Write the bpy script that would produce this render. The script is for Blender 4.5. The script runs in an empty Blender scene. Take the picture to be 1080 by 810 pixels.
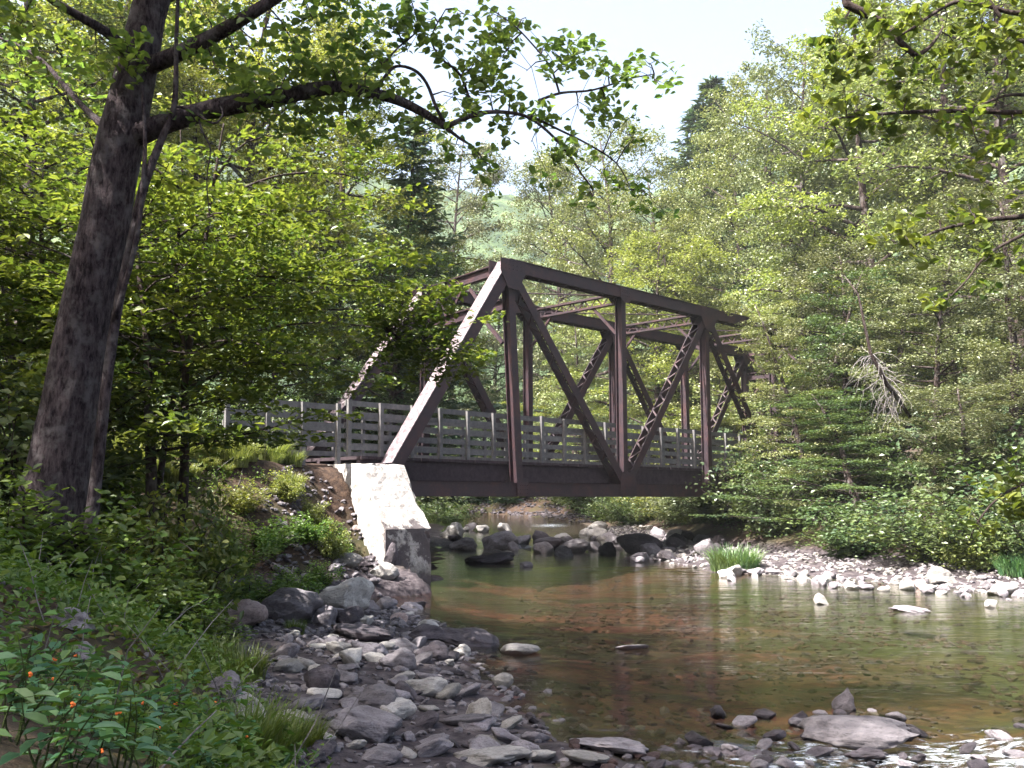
import bpy, math, random
import numpy as np
from mathutils import Vector, Matrix

# ------------------------------------------------------------------ camera, sky, sun, exposure
scene = bpy.context.scene
COL = scene.collection
EYE = 2.1
PITCH = 0.1188
FPX = 1005.0
cam_d = bpy.data.cameras.new('camera')
cam_d.sensor_width = 36.0
cam_d.lens = FPX / 1080.0 * 36.0
cam_d.clip_start = 0.05
cam_d.clip_end = 3000
cam = bpy.data.objects.new('camera', cam_d)
COL.objects.link(cam)
cam.location = (0, 0, EYE)
cam.rotation_euler = (math.pi / 2 + PITCH, 0, 0)
scene.camera = cam

TO_SUN = Vector((-0.50, -0.36, 0.79)).normalized()
world = bpy.data.worlds.new('World')
scene.world = world
world.use_nodes = True
wn = world.node_tree.nodes
wl = world.node_tree.links
sky = wn.new('ShaderNodeTexSky')
sky.sky_type = 'NISHITA'
sky.sun_disc = False
sky.sun_elevation = math.asin(TO_SUN.z)
sky.sun_rotation = math.atan2(TO_SUN.x, TO_SUN.y)
sky.air_density = 1.0
sky.dust_density = 8.0
sky.ozone_density = 1.0
wl.new(sky.outputs[0], wn['Background'].inputs['Color'])
wn['Background'].inputs['Strength'].default_value = 0.1
sun_d = bpy.data.lights.new('sun', 'SUN')
sun_d.energy = 5.0
sun_d.angle = math.radians(0.5)
sun_d.color = (1.0, 0.955, 0.88)
sun = bpy.data.objects.new('sun', sun_d)
COL.objects.link(sun)
sun.rotation_euler = (-TO_SUN).to_track_quat('-Z', 'Y').to_euler()
vs = scene.view_settings
vs.view_transform = 'Standard'
vs.look = 'None'
vs.gamma = 1.0
vs.use_curve_mapping = False
vs.exposure = 2.45
cy = scene.cycles
cy.max_bounces = 7
cy.diffuse_bounces = 3
cy.glossy_bounces = 3
cy.transmission_bounces = 4
cy.transparent_max_bounces = 8
cy.volume_bounces = 0
cy.caustics_reflective = False
cy.caustics_refractive = False
cy.use_denoising = True

# ------------------------------------------------------------------ geometry helpers
CP, SP = math.cos(PITCH), math.sin(PITCH)


def ray(px, py):
    dx = (px - 540) / FPX
    dv = (405 - py) / FPX
    return Vector((dx, CP - dv * SP, SP + dv * CP))


def P(px, py, Y):
    """the point seen at photo pixel px, py that lies Y metres ahead"""
    d = ray(px, py)
    return Vector((0, 0, EYE)) + d * (Y / d.y)


class MB:
    """collects geometry and links it as one mesh object"""

    def __init__(self):
        self.V, self.Q, self.T, self.n = [], [], [], 0

    def add(self, V, Q=None, T=None):
        V = np.asarray(V, dtype=np.float64).reshape(-1, 3)
        if Q is not None and len(Q):
            self.Q.append(np.asarray(Q, dtype=np.int64) + self.n)
        if T is not None and len(T):
            self.T.append(np.asarray(T, dtype=np.int64) + self.n)
        self.V.append(V)
        self.n += len(V)

    def tube(self, pts, rad, seg=8, cap=True):
        pts = [Vector(p) for p in pts]
        k = len(pts)
        rings = []
        ref = None
        for i in range(k):
            a = pts[max(i - 1, 0)]
            b = pts[min(i + 1, k - 1)]
            t = (b - a).normalized()
            if ref is None:
                ref = t.orthogonal().normalized()
            else:
                ref = (ref - t * ref.dot(t))
                ref = ref.normalized() if ref.length > 1e-6 else t.orthogonal().normalized()
            s = t.cross(ref)
            r = rad[i] if hasattr(rad, '__len__') else rad
            for j in range(seg):
                an = 2 * math.pi * j / seg
                rings.append(pts[i] + (ref * math.cos(an) + s * math.sin(an)) * r)
        Q = []
        for i in range(k - 1):
            for j in range(seg):
                j2 = (j + 1) % seg
                Q.append((i * seg + j, i * seg + j2, (i + 1) * seg + j2, (i + 1) * seg + j))
        V = [tuple(v) for v in rings]
        T = []
        if cap:
            for i, fl in ((0, 1), (k - 1, 0)):
                V.append(tuple(pts[i]))
                c = len(V) - 1
                for j in range(seg):
                    j2 = (j + 1) % seg
                    a, b = i * seg + j, i * seg + j2
                    T.append((c, b, a) if fl else (c, a, b))
        self.add(V, Q, T)

    def beam(self, p0, p1, side, w, d, off=(0, 0)):
        """box bar from p0 to p1; w across along 'side', d in the other direction"""
        p0, p1, side = Vector(p0), Vector(p1), Vector(side)
        t = (p1 - p0).normalized()
        s = (side - t * side.dot(t)).normalized()
        o = t.cross(s)
        V = []
        for p in (p0, p1):
            c = p + s * off[0] + o * off[1]
            for a, b in ((-1, -1), (1, -1), (1, 1), (-1, 1)):
                V.append(tuple(c + s * (a * w / 2) + o * (b * d / 2)))
        self.add(V, [(0, 1, 2, 3)[::-1], (4, 5, 6, 7), (0, 1, 5, 4), (1, 2, 6, 5), (2, 3, 7, 6), (3, 0, 4, 7)])

    def ibeam(self, p0, p1, side, w, d, th=0.03):
        """rolled section: flanges on both faces across 'side', one web"""
        self.beam(p0, p1, side, th, d, (w / 2 - th / 2, 0))
        self.beam(p0, p1, side, th, d, (-w / 2 + th / 2, 0))
        self.beam(p0, p1, side, w - 2 * th - 0.004, th)

    def prism(self, poly, vec):
        """closed polygon (3D points) pushed along vec"""
        a = [Vector(p) for p in poly]
        b = [p + Vector(vec) for p in a]
        k = len(a)
        V = [tuple(p) for p in a + b]
        Q = [(i, (i + 1) % k, k + (i + 1) % k, k + i) for i in range(k)]
        T = []
        for i in range(1, k - 1):
            T.append((0, i + 1, i))
            T.append((k, k + i, k + i + 1))
        self.add(V, Q, T)

    def mesh(self, name, mat, smooth=False):
        V = np.concatenate(self.V) if self.V else np.zeros((0, 3))
        Q = np.concatenate(self.Q) if self.Q else np.zeros((0, 4), int)
        T = np.concatenate(self.T) if self.T else np.zeros((0, 3), int)
        me = bpy.data.meshes.new(name)
        me.vertices.add(len(V))
        me.vertices.foreach_set('co', V.astype(np.float32).ravel())
        loops = np.concatenate([Q.ravel(), T.ravel()]).astype(np.int32)
        me.loops.add(len(loops))
        me.loops.foreach_set('vertex_index', loops)
        st = np.concatenate([np.arange(len(Q)) * 4, len(Q) * 4 + np.arange(len(T)) * 3]).astype(np.int32)
        me.polygons.add(len(st))
        me.polygons.foreach_set('loop_start', st)
        me.update(calc_edges=True)
        me.validate()
        me.polygons.foreach_set('use_smooth', np.full(len(me.polygons), smooth, dtype=bool))
        if mat:
            me.materials.append(mat)
        return me

    def build(self, name, mat, parent=None, smooth=False, loc=None):
        o = bpy.data.objects.new(name, self.mesh(name, mat, smooth))
        COL.objects.link(o)
        if parent is not None:
            o.parent = parent
        if loc is not None:
            o.location = loc
        return o


def tag(o, label=None, cat=None, group=None, kind=None):
    if label:
        o['label'] = label
    if cat:
        o['category'] = cat
    if group:
        o['group'] = group
    if kind:
        o['kind'] = kind
    return o


def thing(name, label, cat, loc=(0, 0, 0), rz=0.0, group=None):
    o = bpy.data.objects.new(name, None)
    o.empty_display_size = 0.2
    COL.objects.link(o)
    o.location = loc
    o.rotation_euler = (0, 0, rz)
    return tag(o, label, cat, group)


def dup(root, loc, rz=0.0, scale=None, label=None, group=None, rot=None):
    r = root.copy()
    COL.objects.link(r)
    r.location = loc
    r.rotation_euler = rot if rot is not None else (0, 0, rz)
    if scale is not None:
        r.scale = scale if hasattr(scale, '__len__') else (scale, scale, scale)
    if label:
        r['label'] = label
    if group:
        r['group'] = group
    elif 'group' in r:
        del r['group']
    for ch in list(root.children):
        c = ch.copy()
        COL.objects.link(c)
        c.parent = r
        for g in list(ch.children):
            d = g.copy()
            COL.objects.link(d)
            d.parent = c
    return r


# ------------------------------------------------------------------ materials
def mat_new(name):
    m = bpy.data.materials.new(name)
    m.use_nodes = True
    nt = m.node_tree
    for n in list(nt.nodes):
        nt.nodes.remove(n)
    out = nt.nodes.new('ShaderNodeOutputMaterial')
    return m, nt, out


def N(nt, typ, **kw):
    n = nt.nodes.new(typ)
    for k, v in kw.items():
        if k in n.inputs:
            n.inputs[k].default_value = v
        else:
            setattr(n, k, v)
    return n


def noise(nt, co, scale, detail=4, rough=0.6, dist=0.0):
    n = N(nt, 'ShaderNodeTexNoise')
    n.inputs['Scale'].default_value = scale
    n.inputs['Detail'].default_value = detail
    n.inputs['Roughness'].default_value = rough
    n.inputs['Distortion'].default_value = dist
    nt.links.new(co, n.inputs['Vector'])
    return n.outputs['Fac']


def ramp(nt, fac, stops):
    r = N(nt, 'ShaderNodeValToRGB')
    el = r.color_ramp.elements
    while len(el) < len(stops):
        el.new(0.5)
    for e, (p, c) in zip(el, stops):
        e.position = p
        e.color = (c[0], c[1], c[2], 1)
    nt.links.new(fac, r.inputs['Fac'])
    return r.outputs['Color']


def mixc(nt, fac, a, b, mode='MIX'):
    m = N(nt, 'ShaderNodeMix', data_type='RGBA', blend_type=mode)
    for sock, v in ((m.inputs[0], fac), (m.inputs[6], a), (m.inputs[7], b)):
        if hasattr(v, 'is_output'):
            nt.links.new(v, sock)
        elif isinstance(v, (int, float)):
            sock.default_value = v
        else:
            sock.default_value = (v[0], v[1], v[2], 1)
    return m.outputs[2]


def math_n(nt, op, a, b=0.0, c=0.0):
    m = N(nt, 'ShaderNodeMath', operation=op)
    for s, v in zip(m.inputs, (a, b, c)):
        if hasattr(v, 'is_output'):
            nt.links.new(v, s)
        else:
            s.default_value = v
    return m.outputs[0]


def bump(nt, h, strength, dist):
    b = N(nt, 'ShaderNodeBump')
    b.inputs['Strength'].default_value = strength
    b.inputs['Distance'].default_value = dist
    nt.links.new(h, b.inputs['Height'])
    return b.outputs['Normal']


def principled(nt, out, color, rough=0.8, normal=None, spec=0.3):
    p = N(nt, 'ShaderNodeBsdfPrincipled')
    if hasattr(color, 'is_output'):
        nt.links.new(color, p.inputs['Base Color'])
    else:
        p.inputs['Base Color'].default_value = (color[0], color[1], color[2], 1)
    if hasattr(rough, 'is_output'):
        nt.links.new(rough, p.inputs['Roughness'])
    else:
        p.inputs['Roughness'].default_value = rough
    p.inputs['Specular IOR Level'].default_value = spec
    if normal is not None:
        nt.links.new(normal, p.inputs['Normal'])
    nt.links.new(p.outputs[0], out.inputs['Surface'])
    return p


def obj_co(nt):
    return N(nt, 'ShaderNodeTexCoord').outputs['Object']


def world_co(nt):
    return N(nt, 'ShaderNodeNewGeometry').outputs['Position']


def leaf_mat(name, cols, trans=0.45, gloss=0.03):
    """cols: leaf colours spread at random over the single leaves"""
    m, nt, out = mat_new(name)
    geo = N(nt, 'ShaderNodeNewGeometry')
    oi = N(nt, 'ShaderNodeObjectInfo')
    k = len(cols)
    c = ramp(nt, geo.outputs['Random Per Island'], [(i / (k - 1) if k > 1 else 0, cc) for i, cc in enumerate(cols)])
    co = obj_co(nt)
    big = noise(nt, co, 0.9, 2)
    c = mixc(nt, math_n(nt, 'MULTIPLY_ADD', big, 1.6, -0.45), c, mixc(nt, 0.6, c, (0.19, 0.20, 0.045)))
    hs = N(nt, 'ShaderNodeHueSaturation')
    nt.links.new(c, hs.inputs['Color'])
    nt.links.new(math_n(nt, 'MULTIPLY_ADD', oi.outputs['Random'], 0.035, 0.482), hs.inputs['Hue'])
    nt.links.new(math_n(nt, 'MULTIPLY_ADD', oi.outputs['Random'], 0.3, 0.85), hs.inputs['Value'])
    c = hs.outputs['Color']
    d = N(nt, 'ShaderNodeBsdfDiffuse')
    t = N(nt, 'ShaderNodeBsdfTranslucent')
    g = N(nt, 'ShaderNodeBsdfGlossy')
    g.inputs['Roughness'].default_value = 0.38
    g.inputs['Color'].default_value = (0.8, 0.85, 0.8, 1)
    nt.links.new(c, d.inputs['Color'])
    nt.links.new(mixc(nt, 1.0, c, (1.25, 1.3, 0.55), 'MULTIPLY'), t.inputs['Color'])
    s1 = N(nt, 'ShaderNodeMixShader')
    s1.inputs[0].default_value = trans
    nt.links.new(d.outputs[0], s1.inputs[1])
    nt.links.new(t.outputs[0], s1.inputs[2])
    s2 = N(nt, 'ShaderNodeMixShader')
    s2.inputs[0].default_value = gloss
    nt.links.new(s1.outputs[0], s2.inputs[1])
    nt.links.new(g.outputs[0], s2.inputs[2])
    nt.links.new(s2.outputs[0], out.inputs['Surface'])
    return m


def bark_mat(name, a, b, scale=9):
    m, nt, out = mat_new(name)
    co = obj_co(nt)
    mp = N(nt, 'ShaderNodeMapping')
    mp.inputs['Scale'].default_value = (1, 1, 0.3)
    nt.links.new(co, mp.inputs['Vector'])
    f = noise(nt, mp.outputs[0], scale, 6, 0.7)
    f2 = noise(nt, co, scale * 0.22, 4, 0.6)
    c = ramp(nt, f, [(0.38, a), (0.62, b)])
    c = mixc(nt, ramp(nt, f2, [(0.5, (0, 0, 0)), (0.66, (1, 1, 1))]), c, tuple(0.5 * (x + y) + 0.06 for x, y in zip(a, b)))
    principled(nt, out, c, 0.9, bump(nt, f, 1.0, 0.06), 0.12)
    return m


def sunlit_tone_mat(m0):  # paler steel: sunlight on the end posts' outer face painted into the colour
    m, nt, out = mat_new('sunlit_tone_steel')
    co = world_co(nt)
    f = noise(nt, co, 9, 7, 0.75)
    c = ramp(nt, f, [(0.36, (0.045, 0.025, 0.03)), (0.52, (0.11, 0.088, 0.1)), (0.7, (0.27, 0.24, 0.26))])
    principled(nt, out, c, 0.55, bump(nt, f, 0.3, 0.01), 0.4)
    return m


def make_mats():
    M = {}
    M['leaf_big'] = leaf_mat('leaf_big', [(0.06, 0.12, 0.045), (0.095, 0.165, 0.06), (0.15, 0.21, 0.07)], 0.55)
    M['leaf_under'] = leaf_mat('leaf_under', [(0.035, 0.072, 0.02), (0.07, 0.115, 0.028), (0.17, 0.2, 0.06)], 0.5)
    M['leaf_yellow'] = leaf_mat('leaf_yellow', [(0.08, 0.115, 0.03), (0.16, 0.19, 0.06), (0.27, 0.28, 0.13)], 0.5)
    M['leaf_pale'] = leaf_mat('leaf_pale', [(0.07, 0.105, 0.05), (0.14, 0.175, 0.085), (0.24, 0.26, 0.15)], 0.35)
    M['leaf_grey'] = leaf_mat('leaf_grey', [(0.06, 0.08, 0.055), (0.115, 0.135, 0.095), (0.19, 0.205, 0.145)], 0.25)
    M['leaf_dark'] = leaf_mat('leaf_dark', [(0.014, 0.036, 0.025), (0.03, 0.062, 0.035), (0.06, 0.1, 0.052)], 0.3)
    M['needle'] = leaf_mat('needle', [(0.028, 0.065, 0.055), (0.05, 0.1, 0.078), (0.08, 0.135, 0.1)], 0.15)
    M['leaf_herb'] = leaf_mat('leaf_herb', [(0.035, 0.085, 0.02), (0.06, 0.13, 0.03), (0.11, 0.17, 0.04)], 0.4)
    M['leaf_jewel'] = leaf_mat('leaf_jewel', [(0.03, 0.115, 0.07), (0.05, 0.15, 0.085), (0.07, 0.17, 0.06)], 0.35)
    M['grass'] = leaf_mat('grass', [(0.05, 0.1, 0.025), (0.085, 0.145, 0.035), (0.13, 0.17, 0.06)], 0.35)
    M['grass_pale'] = leaf_mat('grass_pale', [(0.06, 0.085, 0.03), (0.12, 0.145, 0.06), (0.24, 0.25, 0.13)], 0.4)
    M['grass_teal'] = leaf_mat('grass_teal', [(0.04, 0.12, 0.06), (0.07, 0.17, 0.08), (0.12, 0.21, 0.1)], 0.35)
    M['bark_big'] = bark_mat('bark_big', (0.014, 0.009, 0.012), (0.085, 0.066, 0.072), 26)
    M['bark_dark'] = bark_mat('bark_dark', (0.018, 0.012, 0.012), (0.06, 0.045, 0.042), 11)
    M['bark_grey'] = bark_mat('bark_grey', (0.07, 0.06, 0.055), (0.19, 0.17, 0.155), 8)
    M['dead_wood'] = bark_mat('dead_wood', (0.12, 0.11, 0.11), (0.27, 0.25, 0.25), 14)
    M['stem'] = bark_mat('stem', (0.03, 0.05, 0.015), (0.07, 0.09, 0.03), 20)

    m, nt, out = mat_new('orange_petal')
    principled(nt, out, (0.75, 0.16, 0.03), 0.6)
    M['petal'] = m
    M['litter'] = leaf_mat('litter', [(0.06, 0.035, 0.02), (0.11, 0.065, 0.035), (0.17, 0.11, 0.06)], 0.1)

    m, nt, out = mat_new('rusty_steel')
    co = world_co(nt)
    f = noise(nt, co, 2.2, 6, 0.7)
    f2 = noise(nt, co, 17, 4, 0.7)
    c = ramp(nt, f, [(0.32, (0.012, 0.0072, 0.0125)), (0.5, (0.021, 0.0102, 0.0155)), (0.68, (0.04, 0.0155, 0.017))])
    c = mixc(nt, ramp(nt, f2, [(0.6, (0, 0, 0)), (0.75, (0.6, 0.6, 0.6))]), c, (0.1, 0.045, 0.032))
    principled(nt, out, c, 0.62, bump(nt, f2, 0.25, 0.01), 0.4)
    M['steel'] = m
    M['sunlit_tone_steel'] = sunlit_tone_mat(m)

    m, nt, out = mat_new('dark_timber')
    co = world_co(nt)
    f = noise(nt, co, 5, 6, 0.7)
    c = ramp(nt, f, [(0.3, (0.016, 0.011, 0.015)), (0.75, (0.05, 0.036, 0.042))])
    principled(nt, out, c, 0.85, bump(nt, f, 0.5, 0.02), 0.2)
    M['timber_dark'] = m

    m, nt, out = mat_new('weathered_timber')
    co = world_co(nt)
    f = noise(nt, co, 6, 6, 0.7)
    f2 = noise(nt, co, 30, 4, 0.7)
    c = ramp(nt, f, [(0.3, (0.045, 0.047, 0.05)), (0.52, (0.09, 0.094, 0.095)), (0.75, (0.165, 0.16, 0.15))])
    c = mixc(nt, math_n(nt, 'MULTIPLY', f2, 0.5), c, (0.14, 0.12, 0.13))
    principled(nt, out, c, 0.85, bump(nt, f2, 0.4, 0.01), 0.2)
    M['timber_grey'] = m

    m, nt, out = mat_new('old_concrete')
    co = world_co(nt)
    f = noise(nt, co, 1.6, 8, 0.7)
    f2 = noise(nt, co, 14, 8, 0.75)
    mp = N(nt, 'ShaderNodeMapping')
    mp.inputs['Scale'].default_value = (5, 5, 0.5)
    nt.links.new(co, mp.inputs['Vector'])
    f3 = noise(nt, mp.outputs[0], 1.3, 5, 0.6)
    c = ramp(nt, f2, [(0.3, (0.1, 0.09, 0.09)), (0.44, (0.31, 0.295, 0.285)), (0.7, (0.42, 0.4, 0.385))])
    c = mixc(nt, ramp(nt, f3, [(0.5, (0, 0, 0)), (0.72, (0.75, 0.75, 0.75))]), c, (0.2, 0.18, 0.17))
    c = mixc(nt, ramp(nt, f, [(0.53, (0, 0, 0)), (0.68, (0.75, 0.75, 0.75))]), c, (0.13, 0.115, 0.105))
    sep = N(nt, 'ShaderNodeSeparateXYZ')
    nt.links.new(co, sep.inputs[0])
    wob = math_n(nt, 'MULTIPLY_ADD', f2, 0.5, -0.25)
    zz = math_n(nt, 'ADD', sep.outputs[2], wob)
    # lift joints left by the forms
    fr_ = math_n(nt, 'FRACT', math_n(nt, 'MULTIPLY', math_n(nt, 'ADD', sep.outputs[2], math_n(nt, 'MULTIPLY', wob, 0.12)), 1.06))
    c = mixc(nt, ramp(nt, fr_, [(0.0, (0.6, 0.6, 0.6)), (0.035, (0, 0, 0))]), c, (0.1, 0.09, 0.085))
    # dirty waterline, and the wall end facing the stream: dark stain with shade painted in
    c = mixc(nt, ramp(nt, zz, [(0.25, (0.85, 0.85, 0.85)), (0.6, (0, 0, 0))]), c, (0.075, 0.066, 0.06))
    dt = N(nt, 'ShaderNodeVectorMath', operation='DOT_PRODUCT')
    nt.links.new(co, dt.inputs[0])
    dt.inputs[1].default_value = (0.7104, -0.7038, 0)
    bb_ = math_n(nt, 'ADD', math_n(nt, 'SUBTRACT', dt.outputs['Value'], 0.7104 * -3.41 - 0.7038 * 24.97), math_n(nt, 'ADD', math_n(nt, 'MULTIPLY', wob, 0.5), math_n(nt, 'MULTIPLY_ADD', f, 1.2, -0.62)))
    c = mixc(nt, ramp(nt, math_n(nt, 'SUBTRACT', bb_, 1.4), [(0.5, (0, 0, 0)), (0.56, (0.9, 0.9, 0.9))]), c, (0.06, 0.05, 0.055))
    principled(nt, out, c, 0.9, bump(nt, f2, 0.8, 0.03), 0.2)
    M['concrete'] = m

    def rock(name, a, b, c3):
        m, nt, out = mat_new(name)
        co = obj_co(nt)
        oi = N(nt, 'ShaderNodeObjectInfo')
        add = N(nt, 'ShaderNodeVectorMath', operation='ADD')
        nt.links.new(co, add.inputs[0])
        sc = N(nt, 'ShaderNodeVectorMath', operation='SCALE')
        sc.inputs[3].default_value = 37.0
        cmb = N(nt, 'ShaderNodeCombineXYZ')
        nt.links.new(oi.outputs['Random'], cmb.inputs[0])
        nt.links.new(oi.outputs['Random'], cmb.inputs[1])
        nt.links.new(cmb.outputs[0], sc.inputs[0])
        nt.links.new(sc.outputs[0], add.inputs[1])
        f = noise(nt, add.outputs[0], 2.2, 8, 0.68, 0.4)
        f2 = noise(nt, add.outputs[0], 16, 6, 0.75)
        c = ramp(nt, f, [(0.3, a), (0.55, b), (0.78, c3)])
        c = mixc(nt, ramp(nt, f2, [(0.5, (0, 0, 0)), (0.7, (0.8, 0.8, 0.8))]), c, tuple(x * 0.4 for x in a))
        hs = N(nt, 'ShaderNodeHueSaturation')
        nt.links.new(c, hs.inputs['Color'])
        nt.links.new(math_n(nt, 'MULTIPLY_ADD', oi.outputs['Random'], 0.7, 0.62), hs.inputs['Value'])
        principled(nt, out, hs.outputs['Color'], 0.72, bump(nt, f2, 0.7, 0.08), 0.3)
        return m
    M['rock'] = rock('river_rock', (0.11, 0.098, 0.112), (0.23, 0.21, 0.232), (0.36, 0.335, 0.355))
    M['rock_dark'] = rock('dark_rock', (0.035, 0.03, 0.036), (0.075, 0.064, 0.076), (0.14, 0.12, 0.135))
    M['rock_pale'] = rock('pale_rock', (0.25, 0.235, 0.23), (0.39, 0.37, 0.36), (0.52, 0.49, 0.47))
    M['rock_pink'] = rock('pinkish_rock', (0.2, 0.14, 0.135), (0.34, 0.27, 0.26), (0.46, 0.39, 0.37))

    M['rock_bed'] = rock('bed_rock', (0.03, 0.02, 0.02), (0.07, 0.042, 0.04), (0.12, 0.075, 0.065))

    # ground: silt and stones on the stream bed, gravel by the water, leaf litter higher up
    m, nt, out = mat_new('ground_mix')
    co = world_co(nt)
    sep = N(nt, 'ShaderNodeSeparateXYZ')
    nt.links.new(co, sep.inputs[0])
    n1 = noise(nt, co, 0.55, 5, 0.6)
    n2 = noise(nt, co, 6, 6, 0.7)
    vor = N(nt, 'ShaderNodeTexVoronoi')
    vor.inputs['Scale'].default_value = 7.5
    nt.links.new(co, vor.inputs['Vector'])
    mp = N(nt, 'ShaderNodeMapping')
    mp.inputs['Scale'].default_value = (0.22, 0.8, 1)
    nt.links.new(co, mp.inputs['Vector'])
    nb = noise(nt, mp.outputs[0], 0.9, 5, 0.65, 0.3)
    bed = ramp(nt, nb, [(0.34, (0.024, 0.028, 0.015)), (0.47, (0.036, 0.03, 0.022)), (0.56, (0.1, 0.038, 0.036)), (0.7, (0.11, 0.068, 0.05))])
    refl_green = math_n(nt, 'ADD', math_n(nt, 'MULTIPLY_ADD', sep.outputs[0], 0.11, -0.42), math_n(nt, 'MULTIPLY_ADD', n1, 1.1, -0.4))
    bed = mixc(nt, ramp(nt, refl_green, [(0.1, (0, 0, 0)), (0.5, (0.85, 0.85, 0.85))]), bed, (0.05, 0.068, 0.024))  # bed tinted greener to the right: tree reflections painted into the colour
    bed = mixc(nt, ramp(nt, n2, [(0.45, (0, 0, 0)), (0.65, (0.7, 0.7, 0.7))]), bed, (0.02, 0.017, 0.018))
    bv = N(nt, 'ShaderNodeHueSaturation')
    bv.inputs['Saturation'].default_value = 0.0
    nt.links.new(vor.outputs['Color'], bv.inputs['Color'])
    bed = mixc(nt, 0.55, bed, mixc(nt, 1.0, bed, bv.outputs['Color'], 'MULTIPLY'))
    grav = ramp(nt, n2, [(0.3, (0.014, 0.011, 0.014)), (0.5, (0.045, 0.037, 0.042)), (0.72, (0.11, 0.095, 0.1))])
    litter = ramp(nt, n2, [(0.3, (0.012, 0.008, 0.008)), (0.55, (0.045, 0.028, 0.02)), (0.75, (0.1, 0.065, 0.045))])
    litter = mixc(nt, ramp(nt, n1, [(0.45, (0, 0, 0)), (0.7, (0.6, 0.6, 0.6))]), litter, (0.035, 0.05, 0.015))
    z = math_n(nt, 'ADD', sep.outputs[2], math_n(nt, 'MULTIPLY', n2, 0.12))
    c = mixc(nt, ramp(nt, math_n(nt, 'MULTIPLY_ADD', z, 1.0, 0.5), [(0.5, (0, 0, 0)), (0.6, (1, 1, 1))]), bed, grav)
    c = mixc(nt, ramp(nt, math_n(nt, 'MULTIPLY_ADD', z, 0.5, 0.25), [(0.5, (0, 0, 0)), (0.62, (1, 1, 1))]), c, litter)
    principled(nt, out, c, 0.9, bump(nt, n2, 0.8, 0.06), 0.2)
    M['ground'] = m

    # water: clear stream over its bed, reflections by Fresnel
    m, nt, out = mat_new('stream_water')
    co = world_co(nt)
    sep = N(nt, 'ShaderNodeSeparateXYZ')
    nt.links.new(co, sep.inputs[0])
    mp = N(nt, 'ShaderNodeMapping')
    mp.inputs['Scale'].default_value = (0.55, 1.5, 1)
    mp.inputs['Rotation'].default_value = (0, 0, 0.25)
    nt.links.new(co, mp.inputs['Vector'])
    w1 = noise(nt, mp.outputs[0], 1.5, 3, 0.5, 0.5)
    w2 = noise(nt, mp.outputs[0], 7.0, 4, 0.6, 0.6)
    w3 = noise(nt, co, 0.35, 2, 0.5)
    hgt = math_n(nt, 'ADD', math_n(nt, 'MULTIPLY', w1, 0.45), math_n(nt, 'MULTIPLY', w2, math_n(nt, 'MULTIPLY', w3, 0.42)))
    nrm = bump(nt, hgt, 0.22, 0.12)
    fr = N(nt, 'ShaderNodeFresnel')
    fr.inputs['IOR'].default_value = 1.36
    nt.links.new(nrm, fr.inputs['Normal'])
    tr = N(nt, 'ShaderNodeBsdfTransparent')
    tr.inputs['Color'].default_value = (0.78, 0.74, 0.63, 1)
    gl = N(nt, 'ShaderNodeBsdfGlossy')
    gl.inputs['Roughness'].default_value = 0.03
    gl.inputs['Color'].default_value = (1, 1, 1, 1)
    nt.links.new(nrm, gl.inputs['Normal'])
    ms = N(nt, 'ShaderNodeMixShader')
    nt.links.new(fr.outputs[0], ms.inputs[0])
    nt.links.new(tr.outputs[0], ms.inputs[1])
    nt.links.new(gl.outputs[0], ms.inputs[2])
    fa = N(nt, 'ShaderNodeAttribute')
    fa.attribute_name = 'foam_and_reflection'
    mp2 = N(nt, 'ShaderNodeMapping')
    mp2.inputs['Scale'].default_value = (2.2, 5.0, 1)
    mp2.inputs['Rotation'].default_value = (0, 0, 0.2)
    nt.links.new(co, mp2.inputs['Vector'])
    fn = noise(nt, mp2.outputs[0], 2.2, 7, 0.72, 0.8)
    fmask = ramp(nt, math_n(nt, 'ADD', math_n(nt, 'MULTIPLY', fn, 1.0), math_n(nt, 'MULTIPLY_ADD', fa.outputs['Fac'], 0.32, -0.32)), [(0.49, (0, 0, 0)), (0.6, (0.6, 0.6, 0.6))])
    fd = N(nt, 'ShaderNodeBsdfDiffuse')
    fd.inputs['Color'].default_value = (0.42, 0.46, 0.53, 1)
    ms2 = N(nt, 'ShaderNodeMixShader')
    nt.links.new(fmask, ms2.inputs[0])
    nt.links.new(ms.outputs[0], ms2.inputs[1])
    nt.links.new(fd.outputs[0], ms2.inputs[2])
    nt.links.new(ms2.outputs[0], out.inputs['Surface'])
    M['water'] = m

    m, nt, out = mat_new('wooded_hill')
    co = world_co(nt)
    n1 = noise(nt, co, 0.12, 6, 0.7)
    c = ramp(nt, n1, [(0.36, (0.008, 0.02, 0.01)), (0.5, (0.04, 0.065, 0.028)), (0.66, (0.09, 0.125, 0.05))])
    principled(nt, out, c, 0.95, bump(nt, n1, 1.0, 3.0), 0.1)
    M['hill'] = m
    return M


M = make_mats()

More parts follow.
